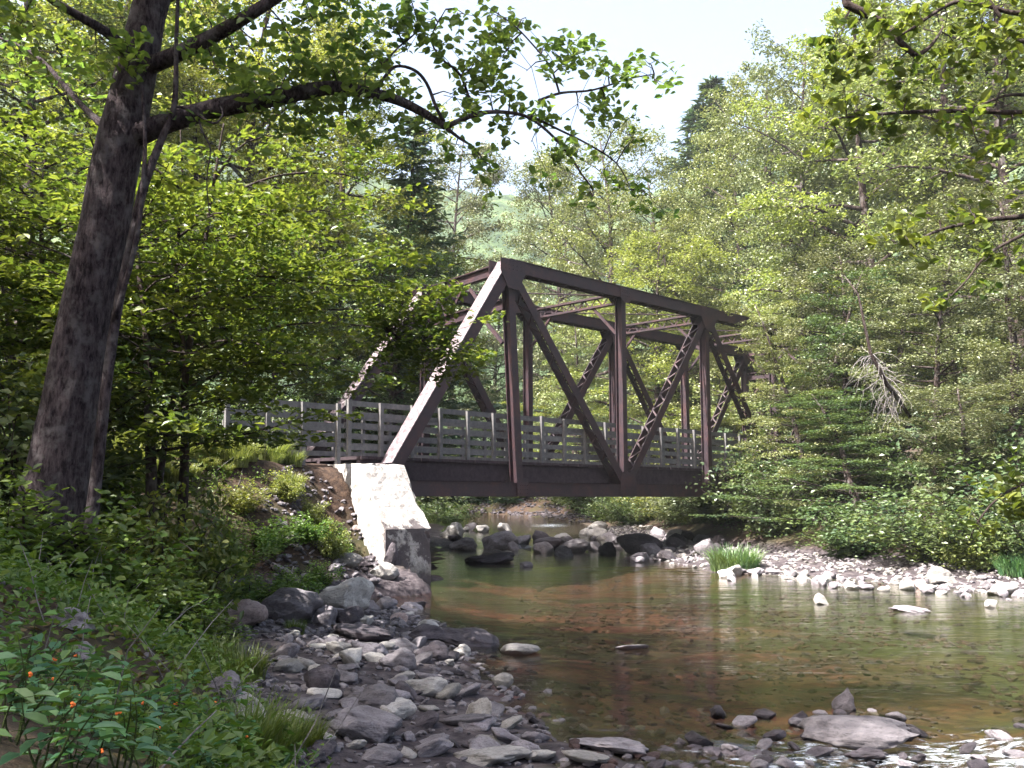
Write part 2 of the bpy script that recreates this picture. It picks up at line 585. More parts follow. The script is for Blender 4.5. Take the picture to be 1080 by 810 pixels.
# ------------------------------------------------------------------ terrain
WATER_L = [(60, -12), (22, -6), (10, -2.2), (4.5, 1.8), (2.0, 4.6), (0.75, 6.8), (0.25, 8.6), (-0.05, 10.2), (-0.45, 12.2), (-1.0, 14.6),
           (-1.5, 16.5), (-2.4, 18.2), (-3.2, 20.0), (-3.7, 21.8), (-3.4, 23.0), (-1.9, 24.0), (-2.4, 30), (-3.0, 42), (-4, 55), (-9, 62), (-20, 66), (-60, 68)]
WATER_R = [(-60, 75), (-20, 73), (-6, 71), (1, 65), (4.2, 56), (4.7, 43), (4.4, 36), (4.9, 31.5), (5.8, 27.6), (8.4, 25.0), (10.8, 21.0), (14, 18.6), (22, 16), (60, 12)]
WATER = np.array(WATER_L + WATER_R, float)
BANK_L = np.array([(60, -16), (22, -10), (9, -6), (3.5, -1.2), (0.6, 2.6), (-0.9, 5.0), (-1.55, 6.8), (-2.4, 8.4), (-3.5, 10.2), (-4.2, 12.6), (-4.5, 15.5),
                   (-4.9, 18.5), (-5.6, 21.5), (-5.0, 26), (-4.6, 32), (-5.2, 45), (-7, 54), (-12, 58), (-24, 61), (-900, 64), (-900, -300), (60, -300)], float)
BANK_R = np.array([(-900, 79), (-20, 77), (-4, 71.2), (2.6, 65.6), (6.0, 57.5), (7.2, 45), (7.6, 37), (8.2, 32.5), (9.5, 29.0), (11.2, 25.8), (13.6, 22.4), (17, 20.2), (24, 18.6), (60, 16),
                   (900, 0), (900, 900), (-900, 900)], float)


def seg_dist(X, Y, poly, closed=True):
    d = np.full(X.shape, 1e9)
    k = len(poly)
    for i in range(k if closed else k - 1):
        a = poly[i]
        b = poly[(i + 1) % k]
        e = b - a
        t = np.clip(((X - a[0]) * e[0] + (Y - a[1]) * e[1]) / (e @ e), 0, 1)
        d = np.minimum(d, np.hypot(X - a[0] - t * e[0], Y - a[1] - t * e[1]))
    return d


def inside(X, Y, poly):
    c = np.zeros(X.shape, bool)
    k = len(poly)
    for i in range(k):
        x0, y0 = poly[i]
        x1, y1 = poly[(i + 1) % k]
        cond = (y0 > Y) != (y1 > Y)
        xi = (x1 - x0) * (Y - y0) / ((y1 - y0) if y1 != y0 else 1e-9) + x0
        c ^= cond & (X < xi)
    return c


def vnoise(X, Y, s, seed):
    """smooth value noise on a lattice"""
    x = X / s + seed * 17.3
    y = Y / s + seed * 9.1
    xi, yi = np.floor(x), np.floor(y)
    fx, fy = x - xi, y - yi
    fx, fy = fx * fx * (3 - 2 * fx), fy * fy * (3 - 2 * fy)

    def h(a, b):
        v = np.sin(a * 127.1 + b * 311.7 + seed * 74.7) * 43758.5453
        return v - np.floor(v)
    return (h(xi, yi) * (1 - fx) + h(xi + 1, yi) * fx) * (1 - fy) + (h(xi, yi + 1) * (1 - fx) + h(xi + 1, yi + 1) * fx) * fy


TH = 0.790190
U = Vector((math.sin(TH), math.cos(TH), 0))
NV = Vector((-math.cos(TH), math.sin(TH), 0))
L0 = Vector((-3.41, 24.97, 0))
PANEL = 5.0
WID = 4.41


def B(a, b, z):
    """bridge frame: a along the span from the near left bearing, b towards the camera side, z height"""
    v = L0 + U * a - NV * b
    return Vector((v.x, v.y, z))


def water_z(Y):
    return 0.38 * np.clip((Y - 39) / 9, 0, 1) + 0.03 * np.clip(Y - 48, 0, 70)


def ground_h(X, Y):
    X = np.asarray(X, float)
    Y = np.asarray(Y, float)
    dw = seg_dist(X, Y, WATER)
    inw = inside(X, Y, WATER)
    h = np.where(inw, -np.minimum(0.5, 0.16 * dw), np.minimum(0.34, 0.13 * dw))
    h = h + np.where(inw, 0.10, 0.08) * (vnoise(X, Y, 0.9, 1) - 0.5) + 0.05 * (vnoise(X, Y, 0.35, 2) - 0.5)
    # shallow riffle at lower right
    h = h + np.where(inw, (0.27 + 0.16 * (vnoise(X, Y, 0.7, 51) - 0.5)) * np.exp(-(((X - 3.6) / 2.6) ** 2 + ((Y - 8.0) / 1.4) ** 2)), 0)
    h = h + np.where(inw, 0.3 * np.exp(-(((X - 1.0) / 3.5) ** 2 + ((Y - 41) / 3.0) ** 2)), 0)
    for poly, k1, k2, k3 in ((BANK_L, 1.55, 1.7, 0.05), (BANK_R, 1.5, 3.5, 0.06)):
        ins = inside(X, Y, poly)
        d = np.where(ins, seg_dist(X, Y, poly), 0)
        h = h + k1 * (1 - np.exp(-d / k2)) + k3 * np.minimum(d, 60) + np.where(ins, 0.22 * (vnoise(X, Y, 1.7, 3) - 0.5) * np.minimum(d, 1), 0)
    h = h + water_z(Y)
    # road embankment up to the left end of the bridge
    rx, ry = X - L0.x, Y - L0.y
    a = rx * U.x + ry * U.y
    b = -(rx * NV.x + ry * NV.y)
    edge = np.maximum(np.abs(b + 2.2) - 2.45, 0)
    road = 3.02 - 0.85 * edge - 0.06 * vnoise(X, Y, 0.6, 5)
    road = np.where((a < -1.3), road, road - 3 * np.maximum(a + 1.3, 0))
    h = np.where(a < 3, np.maximum(h, np.where(road > 0, road, -9)), h)
    # washed-out hollow behind the wing wall
    h = h - 1.9 * np.exp(-(((a + 2.0) / 1.0) ** 2 + ((b - 1.5) / 1.1) ** 2)) * (h > 0.35)
    # right end of the road
    a2 = a - 30
    road2 = 3.05 - 0.6 * edge
    h = np.where(a2 > 0.6, np.maximum(h, road2), h)
    return h


def gh(x, y):
    return float(ground_h(np.array([x]), np.array([y]))[0])


def hit(px, py, far=90.0):
    """where the sight line through a photo pixel meets the land or the water"""
    d = ray(px, py)
    ys = np.concatenate([np.arange(2.5, 30, 0.05), np.arange(30, far, 0.2)])
    X = d.x / d.y * ys
    Z = EYE + d.z / d.y * ys
    g = np.maximum(ground_h(X, ys), water_z(ys) - 0.02)
    k = np.argmax(Z < g) if (Z < g).any() else len(ys) - 1
    return Vector((X[k], ys[k], g[k]))


xs = np.concatenate([-14 - np.geomspace(0.25, 410, 42)[::-1], np.arange(-14, 16.01, 0.16), 16 + np.geomspace(0.25, 410, 42)])
ysg = np.concatenate([-2 - np.geomspace(0.3, 90, 24)[::-1], np.arange(-2, 30, 0.16), np.arange(30, 60, 0.35), 60 + np.geomspace(0.4, 410, 40)])
GX, GY = np.meshgrid(xs, ysg)
GZ = ground_h(GX.ravel(), GY.ravel())
mb = MB()
nx, ny = len(xs), len(ysg)
ii = (np.arange(ny - 1)[:, None] * nx + np.arange(nx - 1)[None, :]).ravel()
mb.add(np.stack([GX.ravel(), GY.ravel(), GZ], 1), np.stack([ii, ii + 1, ii + nx + 1, ii + nx], 1))
tag(mb.build('ground', M['ground'], smooth=True), kind='structure')

# water sheet
wx = np.concatenate([-8 - np.geomspace(0.3, 50, 24)[::-1], np.arange(-8, 12, 0.1), np.geomspace(12, 60, 30)])
wy = np.concatenate([np.arange(-12, 4, 0.5), np.arange(4, 30, 0.09), np.arange(30, 78, 0.3)])
WX, WY = np.meshgrid(wx, wy)
X, Y = WX.ravel(), WY.ravel()
rif = 1.0 * np.exp(-(((X - 3.7) / 2.8) ** 2 + ((Y - 7.9) / 1.5) ** 2)) + 0.8 * np.exp(-(((X - 0.8) / 2.5) ** 2 + ((Y - 40) / 5) ** 2)) \
    + 0.35 * np.exp(-(((X - 0.9) / 1.2) ** 2 + ((Y - 14.2) / 1.4) ** 2)) + 0.35 * np.exp(-(((X - 4) / 4) ** 2 + ((Y - 28.5) / 1.6) ** 2))
WZ = water_z(Y) + rif * (0.10 * (vnoise(X * 0.7, Y, 0.28, 11) - 0.5) + 0.10 * (vnoise(X * 0.6 + 0.4 * Y, Y, 0.6, 12) - 0.5)) \
    + 0.006 * (vnoise(X * 0.5, Y, 0.5, 13) - 0.5)
mb = MB()
nx, ny = len(wx), len(wy)
ii = (np.arange(ny - 1)[:, None] * nx + np.arange(nx - 1)[None, :]).ravel()
mb.add(np.stack([X, Y, WZ], 1), np.stack([ii, ii + 1, ii + nx + 1, ii + nx], 1))
wo = tag(mb.build('water', M['water'], smooth=True), kind='structure')
fm = np.clip(1.25 * np.exp(-(((X - 3.4) / 2.7) ** 2 + ((Y - 8.0) / 1.25) ** 2)) + 1.0 * np.exp(-(((X - 0.9) / 3.2) ** 2 + ((Y - 41) / 3.2) ** 2)) + 1.0 * np.exp(-(((X - 2.0) / 2.0) ** 2 + ((Y - 54) / 4) ** 2))  # first patch, lower right: sky reflections painted as pale streaks
             + 0.5 * np.exp(-(((X - 3.5) / 3.5) ** 2 + ((Y - 31) / 2.0) ** 2)) + 0.4 * np.exp(-(((X - 1.2) / 1.6) ** 2 + ((Y - 14.0) / 1.1) ** 2)), 0, 1)
at = wo.data.attributes.new('foam_and_reflection', 'FLOAT', 'POINT')
at.data.foreach_set('value', fm.astype(np.float32))

# far wooded hills closing the valley
hx = np.concatenate([np.linspace(-420, -60, 70), np.linspace(-57, 90, 70), np.linspace(94, 420, 70)])
hy = np.linspace(130, 470, 140)
HX, HY = np.meshgrid(hx, hy)
X, Y = HX.ravel(), HY.ravel()
side = np.clip((np.abs(X - 10) - 55) / 160, 0, 1)
HZ = -4 + 118 * np.clip((Y - 190) / 170, 0, 1) ** 0.9 + 75 * side * np.clip((Y - 125) / 60, 0, 1) + 22 * (vnoise(X, Y, 90, 6) - 0.5) + 9 * vnoise(X, Y, 10, 7) ** 0.6 + 5 * vnoise(X, Y, 6, 8)
mb = MB()
nx, ny = len(hx), len(hy)
ii = (np.arange(ny - 1)[:, None] * nx + np.arange(nx - 1)[None, :]).ravel()
mb.add(np.stack([X, Y, HZ], 1), np.stack([ii, ii + 1, ii + nx + 1, ii + nx], 1))
tag(mb.build('hills', M['hill'], smooth=True), kind='structure')

# the summer air over the valley
m, nt, out = mat_new('summer_air')
pv = N(nt, 'ShaderNodeVolumePrincipled')
pv.inputs['Color'].default_value = (0.9, 0.97, 1.0, 1)
pv.inputs['Density'].default_value = 0.00032
pv.inputs['Anisotropy'].default_value = 0.2
nt.links.new(pv.outputs[0], out.inputs['Volume'])
hb = MB()
hz0, hz1 = float(min(GZ.min(), HZ.min())) - 1.0, float(HZ.max()) + 6
hb.add([(x, y, z) for z in (hz0, hz1) for x, y in ((-440, -110), (440, -110), (440, 490), (-440, 490))],
       [(0, 3, 2, 1), (4, 5, 6, 7), (0, 1, 5, 4), (1, 2, 6, 5), (2, 3, 7, 6), (3, 0, 4, 7)])
tag(hb.build('haze', m), kind='stuff')

# ------------------------------------------------------------------ bridge
ZC = 2.34          # lower chord centre
ZU = 2.62 + 6.41   # upper chord centre
bridge = thing('truss_bridge', 'rust brown steel through truss bridge spanning the stream on a concrete abutment', 'bridge', (0, 0, 0))
S = NV
for b in (0.0, -WID):
    near = b == 0.0
    hip0 = 4.6 if near else 5.2
    hip1 = 30 - 5.0

    def Lp(i, z=ZC):
        return B(i * PANEL, b, z)

    def Up(i, z=ZU):
        a = {1: hip0, 5: hip1}.get(i, i * PANEL)
        return B(a, b, z)
    mb = MB()
    mb.beam(Lp(0) - U * 0.3, Lp(6) + U * 0.3, S, 0.06, 0.40, (0.17, 0))
    mb.beam(Lp(0) - U * 0.3, Lp(6) + U * 0.3, S, 0.06, 0.40, (-0.17, 0))
    for zz in (-0.185, 0.185):
        mb.beam(Lp(0, ZC + zz) - U * 0.3, Lp(6, ZC + zz) + U * 0.3, S, 0.46, 0.028)
    mb.build('lower_chord', M['steel'], bridge)
    mb = MB()
    mb.beam(Up(1) - U * 0.12, Up(5) + U * 0.12, S, 0.05, 0.36, (0.19, 0))
    mb.beam(Up(1) - U * 0.12, Up(5) + U * 0.12, S, 0.05, 0.36, (-0.19, 0))
    mb.beam(Up(1, ZU + 0.195) - U * 0.12, Up(5, ZU + 0.195) + U * 0.12, S, 0.5, 0.025)
    k = int(4 * PANEL / 0.3)
    for i in range(k):       # lacing bars under the chord
        p = Up(1, ZU - 0.19).lerp(Up(5, ZU - 0.19), i / k)
        q = Up(1, ZU - 0.19).lerp(Up(5, ZU - 0.19), (i + 1) / k)
        s = 0.19 if i % 2 else -0.19
        mb.beam(p + S * s, q - S * s, (0, 0, 1), 0.012, 0.05)
    mb.build('upper_chord', M['steel'], bridge)
    for i, j in ((0, 1), (6, 5)):
        mb = MB()
        p, q = Lp(i, ZC + 0.1), Up(j, ZU + 0.06)
        mb.beam(p, q, S, 0.05, 0.36, (0.19, 0))
        mb.beam(p, q, S, 0.05, 0.36, (-0.19, 0))
        sg = 1 if i == 0 else -1
        t = (q - p).normalized()
        o = t.cross(S).normalized()
        if o.z < 0:
            o = -o
        ep_ = mb.build('end_post', M['steel'], bridge)
        mb = MB()
        mb.beam(p + o * 0.195, q + o * 0.195, S, 0.5, 0.025)
        mb.build('cover_plate', M['sunlit_tone_steel'], ep_)
    for i in (1, 2, 3, 4, 5):
        mb = MB()
        mb.ibeam(Lp(i, ZC + 0.1), Up(i, ZU - 0.1), S, 0.30, 0.26 if i in (1,) else 0.22)
        mb.build('vertical_member', M['steel'], bridge)
    for lo, up in ((2, 1), (2, 3), (4, 3), (4, 5)):
        mb = MB()
        p, q = Lp(lo, ZC + 0.1), Up(up, ZU - 0.1)
        w = 0.34
        mb.beam(p, q, S, 0.03, 0.28, (w / 2, 0))
        mb.beam(p, q, S, 0.03, 0.28, (-w / 2, 0))
        t = (q - p).normalized()
        o = t.cross(S).normalized()
        for so in (-0.12, 0.12):
            k = 22
            for m_ in range(k):
                a_ = p.lerp(q, (m_ + 0.1) / k) + o * so
                c_ = p.lerp(q, (m_ + 1) / k) + o * so
                s = w / 2 if m_ % 2 else -w / 2
                mb.beam(a_ + S * s, c_ - S * s, o, 0.012, 0.055)
            mb.beam(p + o * so, p.lerp(q, 0.07) + o * so, S, w - 0.05, 0.015)
            mb.beam(p.lerp(q, 0.93) + o * so, q + o * so, S, w - 0.05, 0.015)
        mb.build('diagonal_member', M['steel'], bridge)
    # gusset plates on both faces of every node
    for i in range(1, 6):
        big = i in (2, 4)
        for lv in ('L', 'U'):
            c = Lp(i) if lv == 'L' else Up(i)
            odd = i % 2 == 1
            strong = (lv == 'L' and big) or (lv == 'U' and odd)
            hw, dn, upz = (0.42, 0.62, 0.62) if strong else (0.24, 0.3, 0.34)
            mb = MB()
            for so in (0.245, -0.245):
                base = c + S * so
                if lv == 'L':
                    poly = [(-hw, -0.19), (hw, -0.19), (hw, 0.3), (hw * 0.72, upz), (-hw * 0.72, upz), (-hw, 0.3)]
                else:
                    poly = [(-hw * 1.25, 0.17), (hw * 1.25, 0.17), (hw * 1.25, -0.2), (hw * 0.5, -dn * 1.15), (-hw * 0.5, -dn * 1.15), (-hw * 1.25, -0.2)]
                mb.prism([base + U * x + Vector((0, 0, z)) for x, z in poly], S * (0.014 if so > 0 else -0.014))
                # rivet heads
                for x in np.linspace(-hw * 0.8, hw * 0.8, 5):
                    for z in (-0.12, 0.0, 0.12):
                        p = base + U * float(x) + Vector((0, 0, z)) + S * (0.02 if so > 0 else -0.02)
                        mb.beam(p - U * 0.014, p + U * 0.014, S, 0.016, 0.028)
            mb.build('gusset_plate', M['steel'], bridge)
    # shoe under the end post
    for a, sg in ((0, 1), (30, -1)):
        mb = MB()
        c = B(a, b, 0)
        mb.prism([c + U * x + S * 0.26 + Vector((0, 0, z)) for x, z in ((-0.4, 2.02), (0.4, 2.02), (0.42, 2.5), (0.3, 3.0), (-0.05, 3.0), (-0.42, 2.5))], S * -0.52)
        mb.build('bearing_shoe', M['steel'], bridge)

# portal frames and sway struts between the two trusses


def cross(a0, a1, z, name, depth, lattice):
    p, q = B(a0, -0.2, z), B(a1, -WID + 0.2, z)
    mb = MB()
    if lattice:
        for dz in (depth / 2, -depth / 2):
            mb.beam(p + Vector((0, 0, dz)), q + Vector((0, 0, dz)), (0, 0, 1), 0.07, 0.2)
        k = 14
        for i in range(k):
            a_, c_ = p.lerp(q, i / k), p.lerp(q, (i + 1) / k)
            s = depth / 2 * (1 if i % 2 else -1)
            mb.beam(a_ + Vector((0, 0, s)), c_ - Vector((0, 0, s)), U, 0.012, 0.05)
    else:
        mb.ibeam(p, q, Vector((0, 0, 1)), depth, 0.22)
    return mb.build(name, M['steel'], bridge)


for a0, a1 in ((4.6, 5.2), (25.0, 25.0)):
    cross(a0, a1, ZU, 'portal_strut', 0.34, False)
    cross(a0, a1, ZU - 1.15, 'portal_strut', 0.34, False)
    mb = MB()
    for k in range(4):
        p = B(a0, -0.2, ZU).lerp(B(a1, -WID + 0.2, ZU), (k + 0.08) / 4)
        q = B(a0, -0.2, ZU).lerp(B(a1, -WID + 0.2, ZU), (k + 0.92) / 4)
        z0, z1 = (-1.0, -0.17) if k % 2 else (-0.17, -1.0)
        mb.beam(p + Vector((0, 0, z0)), q + Vector((0, 0, z1)), U, 0.08, 0.09)
    mb.build('portal_brace', M['steel'], bridge)
    for bb, s in ((-0.2, -1), (-WID + 0.2, 1)):
        mb = MB()
        aa = a0 if s < 0 else a1
        mb.beam(B(aa, bb, ZU - 2.3), B(aa, bb + s * 1.0, ZU - 1.3), U, 0.1, 0.1)
        mb.build('knee_brace', M['steel'], bridge)
for i in (2, 3, 4):
    cross(i * PANEL, i * PANEL, ZU - 0.16, 'sway_strut', 0.32, True)
    for bb, s in ((-0.2, -1), (-WID + 0.2, 1)):
        mb = MB()
        mb.beam(B(i * PANEL, bb, ZU - 1.35), B(i * PANEL, bb + s * 1.0, ZU - 0.35), U, 0.07, 0.09)
        mb.build('knee_brace', M['steel'], bridge)
tops = [4.6, 10, 15, 20, 25]
for i in range(4):
    for s in (0, 1):
        mb = MB()
        p = B(tops[i], -0.2 if s else -WID + 0.2, ZU - 0.05 + 0.03 * s)
        q = B(tops[i + 1], -WID + 0.2 if s else -0.2, ZU - 0.05 + 0.03 * s)
        mb.tube([p, q], 0.022, 6)
        mb.build('sway_rod', M['steel'], bridge)
# deck
mb = MB()
for b in (-0.34, -1.2, -2.2, -3.2, -WID + 0.34):
    mb.beam(B(-0.5, b, 2.83), B(30.5, b, 2.83), NV, 0.14, 0.52)
mb.build('stringers', M['timber_dark'], bridge)
mb = MB()
for i in range(0, 7):
    mb.ibeam(B(i * PANEL, -0.25, 2.36), B(i * PANEL, -WID + 0.25, 2.36), Vector((0, 0, 1)), 0.38, 0.2)
mb.build('floor_beams', M['steel'], bridge)
mb = MB()
rr = random.Random(4)
for i in range(124):
    a = -0.5 + i * 0.25
    mb.beam(B(a + 0.12, -0.2 + rr.uniform(-.015, .015), 3.135), B(a + 0.12, -WID + 0.2 + rr.uniform(-.015, .015), 3.135), U, 0.235, 0.085)
mb.build('deck_planks', M['timber_dark'], bridge)


def railing(parent, name, b, a0, a1, ztop, nb, step, sag=0.0, zbot=3.18, post_in=1):
    rl = bpy.data.objects.new(name, None)
    COL.objects.link(rl)
    rl.parent = parent
    rnd = random.Random(int(a0 * 7 + b * 13) + 5)
    for k in range(nb):
        mb = MB()
        z = ztop - 0.075 - k * 0.285
        a = a0
        while a < a1 - 0.01:
            e = min(a + 3.15, a1)
            j = rnd.uniform(-0.012, 0.012)
            mb.beam(B(a + 0.01, b, z + j - sag * (a - a0)), B(e - 0.01, b, z + rnd.uniform(-0.012, 0.012) - sag * (e - a0)), NV, 0.045, 0.145)
            a = e
        mb.build('rail_board', M['timber_grey'], rl)
    k = int(round((a1 - a0) / step))
    for i in range(k + 1):
        a = a0 + 0.1 + (a1 - a0 - 0.2) * i / k
        mb = MB()
        mb.beam(B(a, b - 0.072 * post_in, zbot), B(a + rnd.uniform(-.03, .03), b - 0.072 * post_in, ztop + rnd.uniform(-.03, .02) - sag * (a - a0)), NV, 0.09, 0.11)
        mb.build('rail_post', M['timber_grey'], rl)
    return rl


railing(bridge, 'railing', -0.42, -0.9, 30.4, 4.62, 5, 1.05, post_in=-1)
railing(bridge, 'railing', -WID + 0.42, -0.9, 30.4, 4.62, 5, 1.05, post_in=1)
fence = thing('approach_fence', 'grey board fence along the road, ending at the left end of the bridge railing', 'fence', (0, 0, 0))
railing(fence, 'fence_panel', -0.46, -4.3, -1.0, 4.50, 4, 1.05, zbot=2.4, post_in=-1)

# abutment
abut = thing('bridge_abutment', 'pale weathered concrete abutment with a sloping wing wall under the left bridge end', 'abutment', (0, 0, 0))


def rough_block(name, poly, vec, seed, amp=0.05, parent=None):
    """a cast concrete block with worn, chipped faces"""
    import bmesh
    a = [Vector(p) for p in poly]
    bm = bmesh.new()
    va = [bm.verts.new(p) for p in a]
    vb = [bm.verts.new(p + Vector(vec)) for p in a]
    bm.faces.new(va)
    bm.faces.new(vb[::-1])
    k = len(a)
    for i in range(k):
        bm.faces.new((va[i], vb[i], vb[(i + 1) % k], va[(i + 1) % k]))
    bmesh.ops.recalc_face_normals(bm, faces=bm.faces)
    bmesh.ops.triangulate(bm, faces=bm.faces)
    for _ in range(5):
        es = [e for e in bm.edges if e.calc_length() > 0.14]
        if not es:
            break
        bmesh.ops.subdivide_edges(bm, edges=es, cuts=1)
        bmesh.ops.triangulate(bm, faces=bm.faces)
    bm.normal_update()
    for v in bm.verts:
        co = np.array(v.co)
        q = float(vnoise(np.array([co[0] * 1.3 + co[2] * 0.9]), np.array([co[1] + co[2] * 1.1]), 0.45, seed)[0]) - 0.5
        q2 = float(vnoise(np.array([co[0] - co[2]]), np.array([co[1] * 1.2 + co[2]]), 0.16, seed + 1)[0]) - 0.5
        dn = Vector(v.normal)
        sharp = max((1 - e.link_faces[0].normal.dot(e.link_faces[1].normal)) if len(e.link_faces) == 2 else 0 for e in v.link_edges)
        chip = -0.16 * max(0, q + 0.12) if sharp > 0.3 else 0
        v.co += dn * (q * amp + q2 * amp * 0.6 + chip)
    me = bpy.data.meshes.new(name)
    bm.to_mesh(me)
    bm.free()
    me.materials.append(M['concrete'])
    o = bpy.data.objects.new(name, me)
    COL.objects.link(o)
    o.parent = parent
    return o


WA0, WA1 = -1.35, 0.05
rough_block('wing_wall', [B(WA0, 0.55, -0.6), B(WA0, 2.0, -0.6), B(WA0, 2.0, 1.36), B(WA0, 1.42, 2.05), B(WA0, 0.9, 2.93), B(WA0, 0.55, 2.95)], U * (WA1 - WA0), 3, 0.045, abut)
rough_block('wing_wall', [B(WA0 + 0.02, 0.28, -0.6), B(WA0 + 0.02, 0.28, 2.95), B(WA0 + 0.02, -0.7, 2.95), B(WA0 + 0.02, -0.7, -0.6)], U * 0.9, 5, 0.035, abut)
rough_block('breast_wall', [B(WA0 + 0.32, 0.545, -0.6), B(WA0 + 0.32, 0.545, 2.0), B(WA0 + 0.32, -WID - 0.9, 2.0), B(WA0 + 0.32, -WID - 0.9, -0.6)], U * 1.7, 7, 0.04, abut)
rough_block('back_wall', [B(WA0 + 0.1, 0.27, 1.9), B(WA0 + 0.1, 0.27, 2.9), B(WA0 + 0.1, -WID - 0.9, 2.9), B(WA0 + 0.1, -WID - 0.9, 1.9)], U * 0.5, 9, 0.03, abut)
far_ab = thing('bridge_abutment', 'concrete abutment under the far end of the bridge behind the leaves', 'abutment', (0, 0, 0))
rough_block('breast_wall', [B(29.4, 0.7, -0.3), B(29.4, 0.7, 2.0), B(29.4, -WID - 0.9, 2.0), B(29.4, -WID - 0.9, -0.3)], U * 1.6, 15, 0.04, far_ab)

# ------------------------------------------------------------------ foliage helpers


def unit(v):
    return v / np.maximum(np.linalg.norm(v, axis=1, keepdims=True), 1e-9)


def leaves(mb, C, size, rng, tilt=0.55, aspect=0.62, shape='kite', dirs=None):
    """a leaf at every centre C: a folded blade lying near level, tilted at random"""
    n = len(C)
    if n == 0:
        return
    size = np.broadcast_to(size, (n,)) * rng.uniform(0.7, 1.25, n)
    nrm = unit(np.stack([rng.normal(0, tilt, n), rng.normal(0, tilt, n), np.ones(n)], 1))
    if dirs is None:
        an = rng.uniform(0, 2 * np.pi, n)
        d = np.stack([np.cos(an), np.sin(an), rng.normal(-0.15, 0.2, n)], 1)
    else:
        d = dirs
    d = unit(d - nrm * (d * nrm).sum(1, keepdims=True))
    s = np.cross(nrm, d)
    L = size[:, None]
    W = L * aspect * 0.5
    up = nrm * L * 0.10
    if shape == 'kite':
        V = np.stack([C - d * L * 0.5, C + d * L * 0.02 + s * W + up, C + d * L * 0.5 - up * 0.8, C + d * L * 0.02 - s * W + up], 1)
        i = np.arange(n)[:, None] * 4
        mb.add(V.reshape(-1, 3), i + np.array([[0, 3, 2, 1]]))
    else:
        V = np.stack([C - d * L * 0.5, C - d * L * 0.18 + s * W * 0.95 + up, C + d * L * 0.2 + s * W * 0.85 + up * 0.8, C + d * L * 0.55 - up,
                      C + d * L * 0.2 - s * W * 0.85 + up * 0.8, C - d * L * 0.18 - s * W * 0.95 + up], 1)
        i = np.arange(n)[:, None] * 6
        mb.add(V.reshape(-1, 3), np.concatenate([i + np.array([[0, 3, 2, 1]]), i + np.array([[0, 5, 4, 3]])]))


def curve(p, d, length, n, rng, lift=0.0, wob=0.12):
    p, d = Vector(p), Vector(d).normalized()
    pts = [p.copy()]
    st = length / n
    for i in range(n):
        d = (d + Vector((rng.normal(0, wob), rng.normal(0, wob), rng.normal(0, wob) * 0.6 + lift / n))).normalized()
        p = p + d * st
        pts.append(p.copy())
    return pts


def along(pts, t):
    k = len(pts) - 1
    i = min(int(t * k), k - 1)
    return pts[i].lerp(pts[i + 1], t * k - i)


def spray(cl, p, d, r, n, rng, flat=0.22):
    """leaf centres in a flat fan round the twig end p"""
    a = rng.uniform(0, 2 * np.pi, n)
    q = r * np.sqrt(rng.uniform(0.02, 1, n))
    c = np.stack([np.cos(a) * q, np.sin(a) * q, rng.normal(0, flat * r, n) - 0.18 * q * q / max(r, 1e-3)], 1)
    cl.append(c + np.array(p)[None, :] + np.array(d)[None, :] * r * 0.35)


def broadleaf(seed, H, R, r0, zlo, nlimb, nsub, nleaf, ls, mleaf, mbark, prof='round', flat=0.22, sr=0.55, lift=0.35, shape='kite', lean=0.05, tilt=0.55):
    """meshes of one tree at the origin: (trunk with limbs, crown)"""
    rng = np.random.default_rng(seed)
    tb = MB()
    tp = curve((0, 0, -0.3), (rng.normal(0, lean), rng.normal(0, lean), 1), H * 0.97, 9, rng, 0, 0.05)
    rad = [r0 * (1.25 if i == 0 else 1) * (1 - 0.92 * i / 9) + 0.012 for i in range(10)]
    tb.tube(tp, rad, 9)
    cl, dl = [], []
    for i in range(nlimb):
        t = zlo + (0.98 - zlo) * ((i + rng.uniform(0, 0.9)) / nlimb)
        f = (t - zlo) / (1 - zlo)
        if prof == 'round':
            w = math.sin(math.pi * (0.12 + 0.8 * f)) ** 0.75
        elif prof == 'spire':
            w = (1 - f) ** 0.8 * 0.95 + 0.1
        else:
            w = 0.75 + 0.35 * math.sin(5 * f + seed) - 0.35 * f ** 3
        ln = max(R * w * rng.uniform(0.7, 1.15), 0.25)
        az = i * 2.39996 + rng.normal(0, 0.35)
        el = 0.12 + lift * f + rng.normal(0, 0.12)
        st = along(tp, t)
        pts = curve(st, (math.cos(az), math.sin(az), math.tan(el)), ln, 5, rng, -0.05, 0.13)
        rb = max(r0 * 0.42 * (1 - 0.75 * f) * w, 0.012)
        tb.tube(pts, [rb * (1 - 0.85 * j / 5) + 0.004 for j in range(6)], 5, False)
        for k in range(nsub):
            s = 0.22 + 0.78 * (k + rng.uniform(0, 1)) / nsub
            q = along(pts, min(s, 1))
            sg = 1 if k % 2 else -1
            a2 = az + sg * rng.uniform(0.4, 1.2)
            l2 = ln * 0.36 * rng.uniform(0.5, 1.1) * (1.15 - 0.5 * s)
            tw = curve(q, (math.cos(a2), math.sin(a2), rng.normal(0.12, 0.18)), l2, 3, rng, -0.1, 0.12)
            tb.tube(tw, [rb * 0.3 + 0.004, rb * 0.2 + 0.003, 0.003, 0.002], 4, False)
            for e in ((0.55, 1.0) if l2 > 0.7 else (1.0,)):
                pe = along(tw, e)
                spray(cl, pe, ((tw[-1] - tw[0]).normalized()), sr * rng.uniform(0.6, 1.2), int(nleaf * rng.uniform(0.6, 1.3)), rng, flat)
        spray(cl, pts[-1], (pts[-1] - pts[-2]).normalized(), sr * 0.8, nleaf, rng, flat)
    C = np.concatenate(cl)
    cb = MB()
    leaves(cb, C, ls, rng, tilt, shape=shape)
    return tb.mesh('trunk', mbark, True), cb.mesh('crown', mleaf)


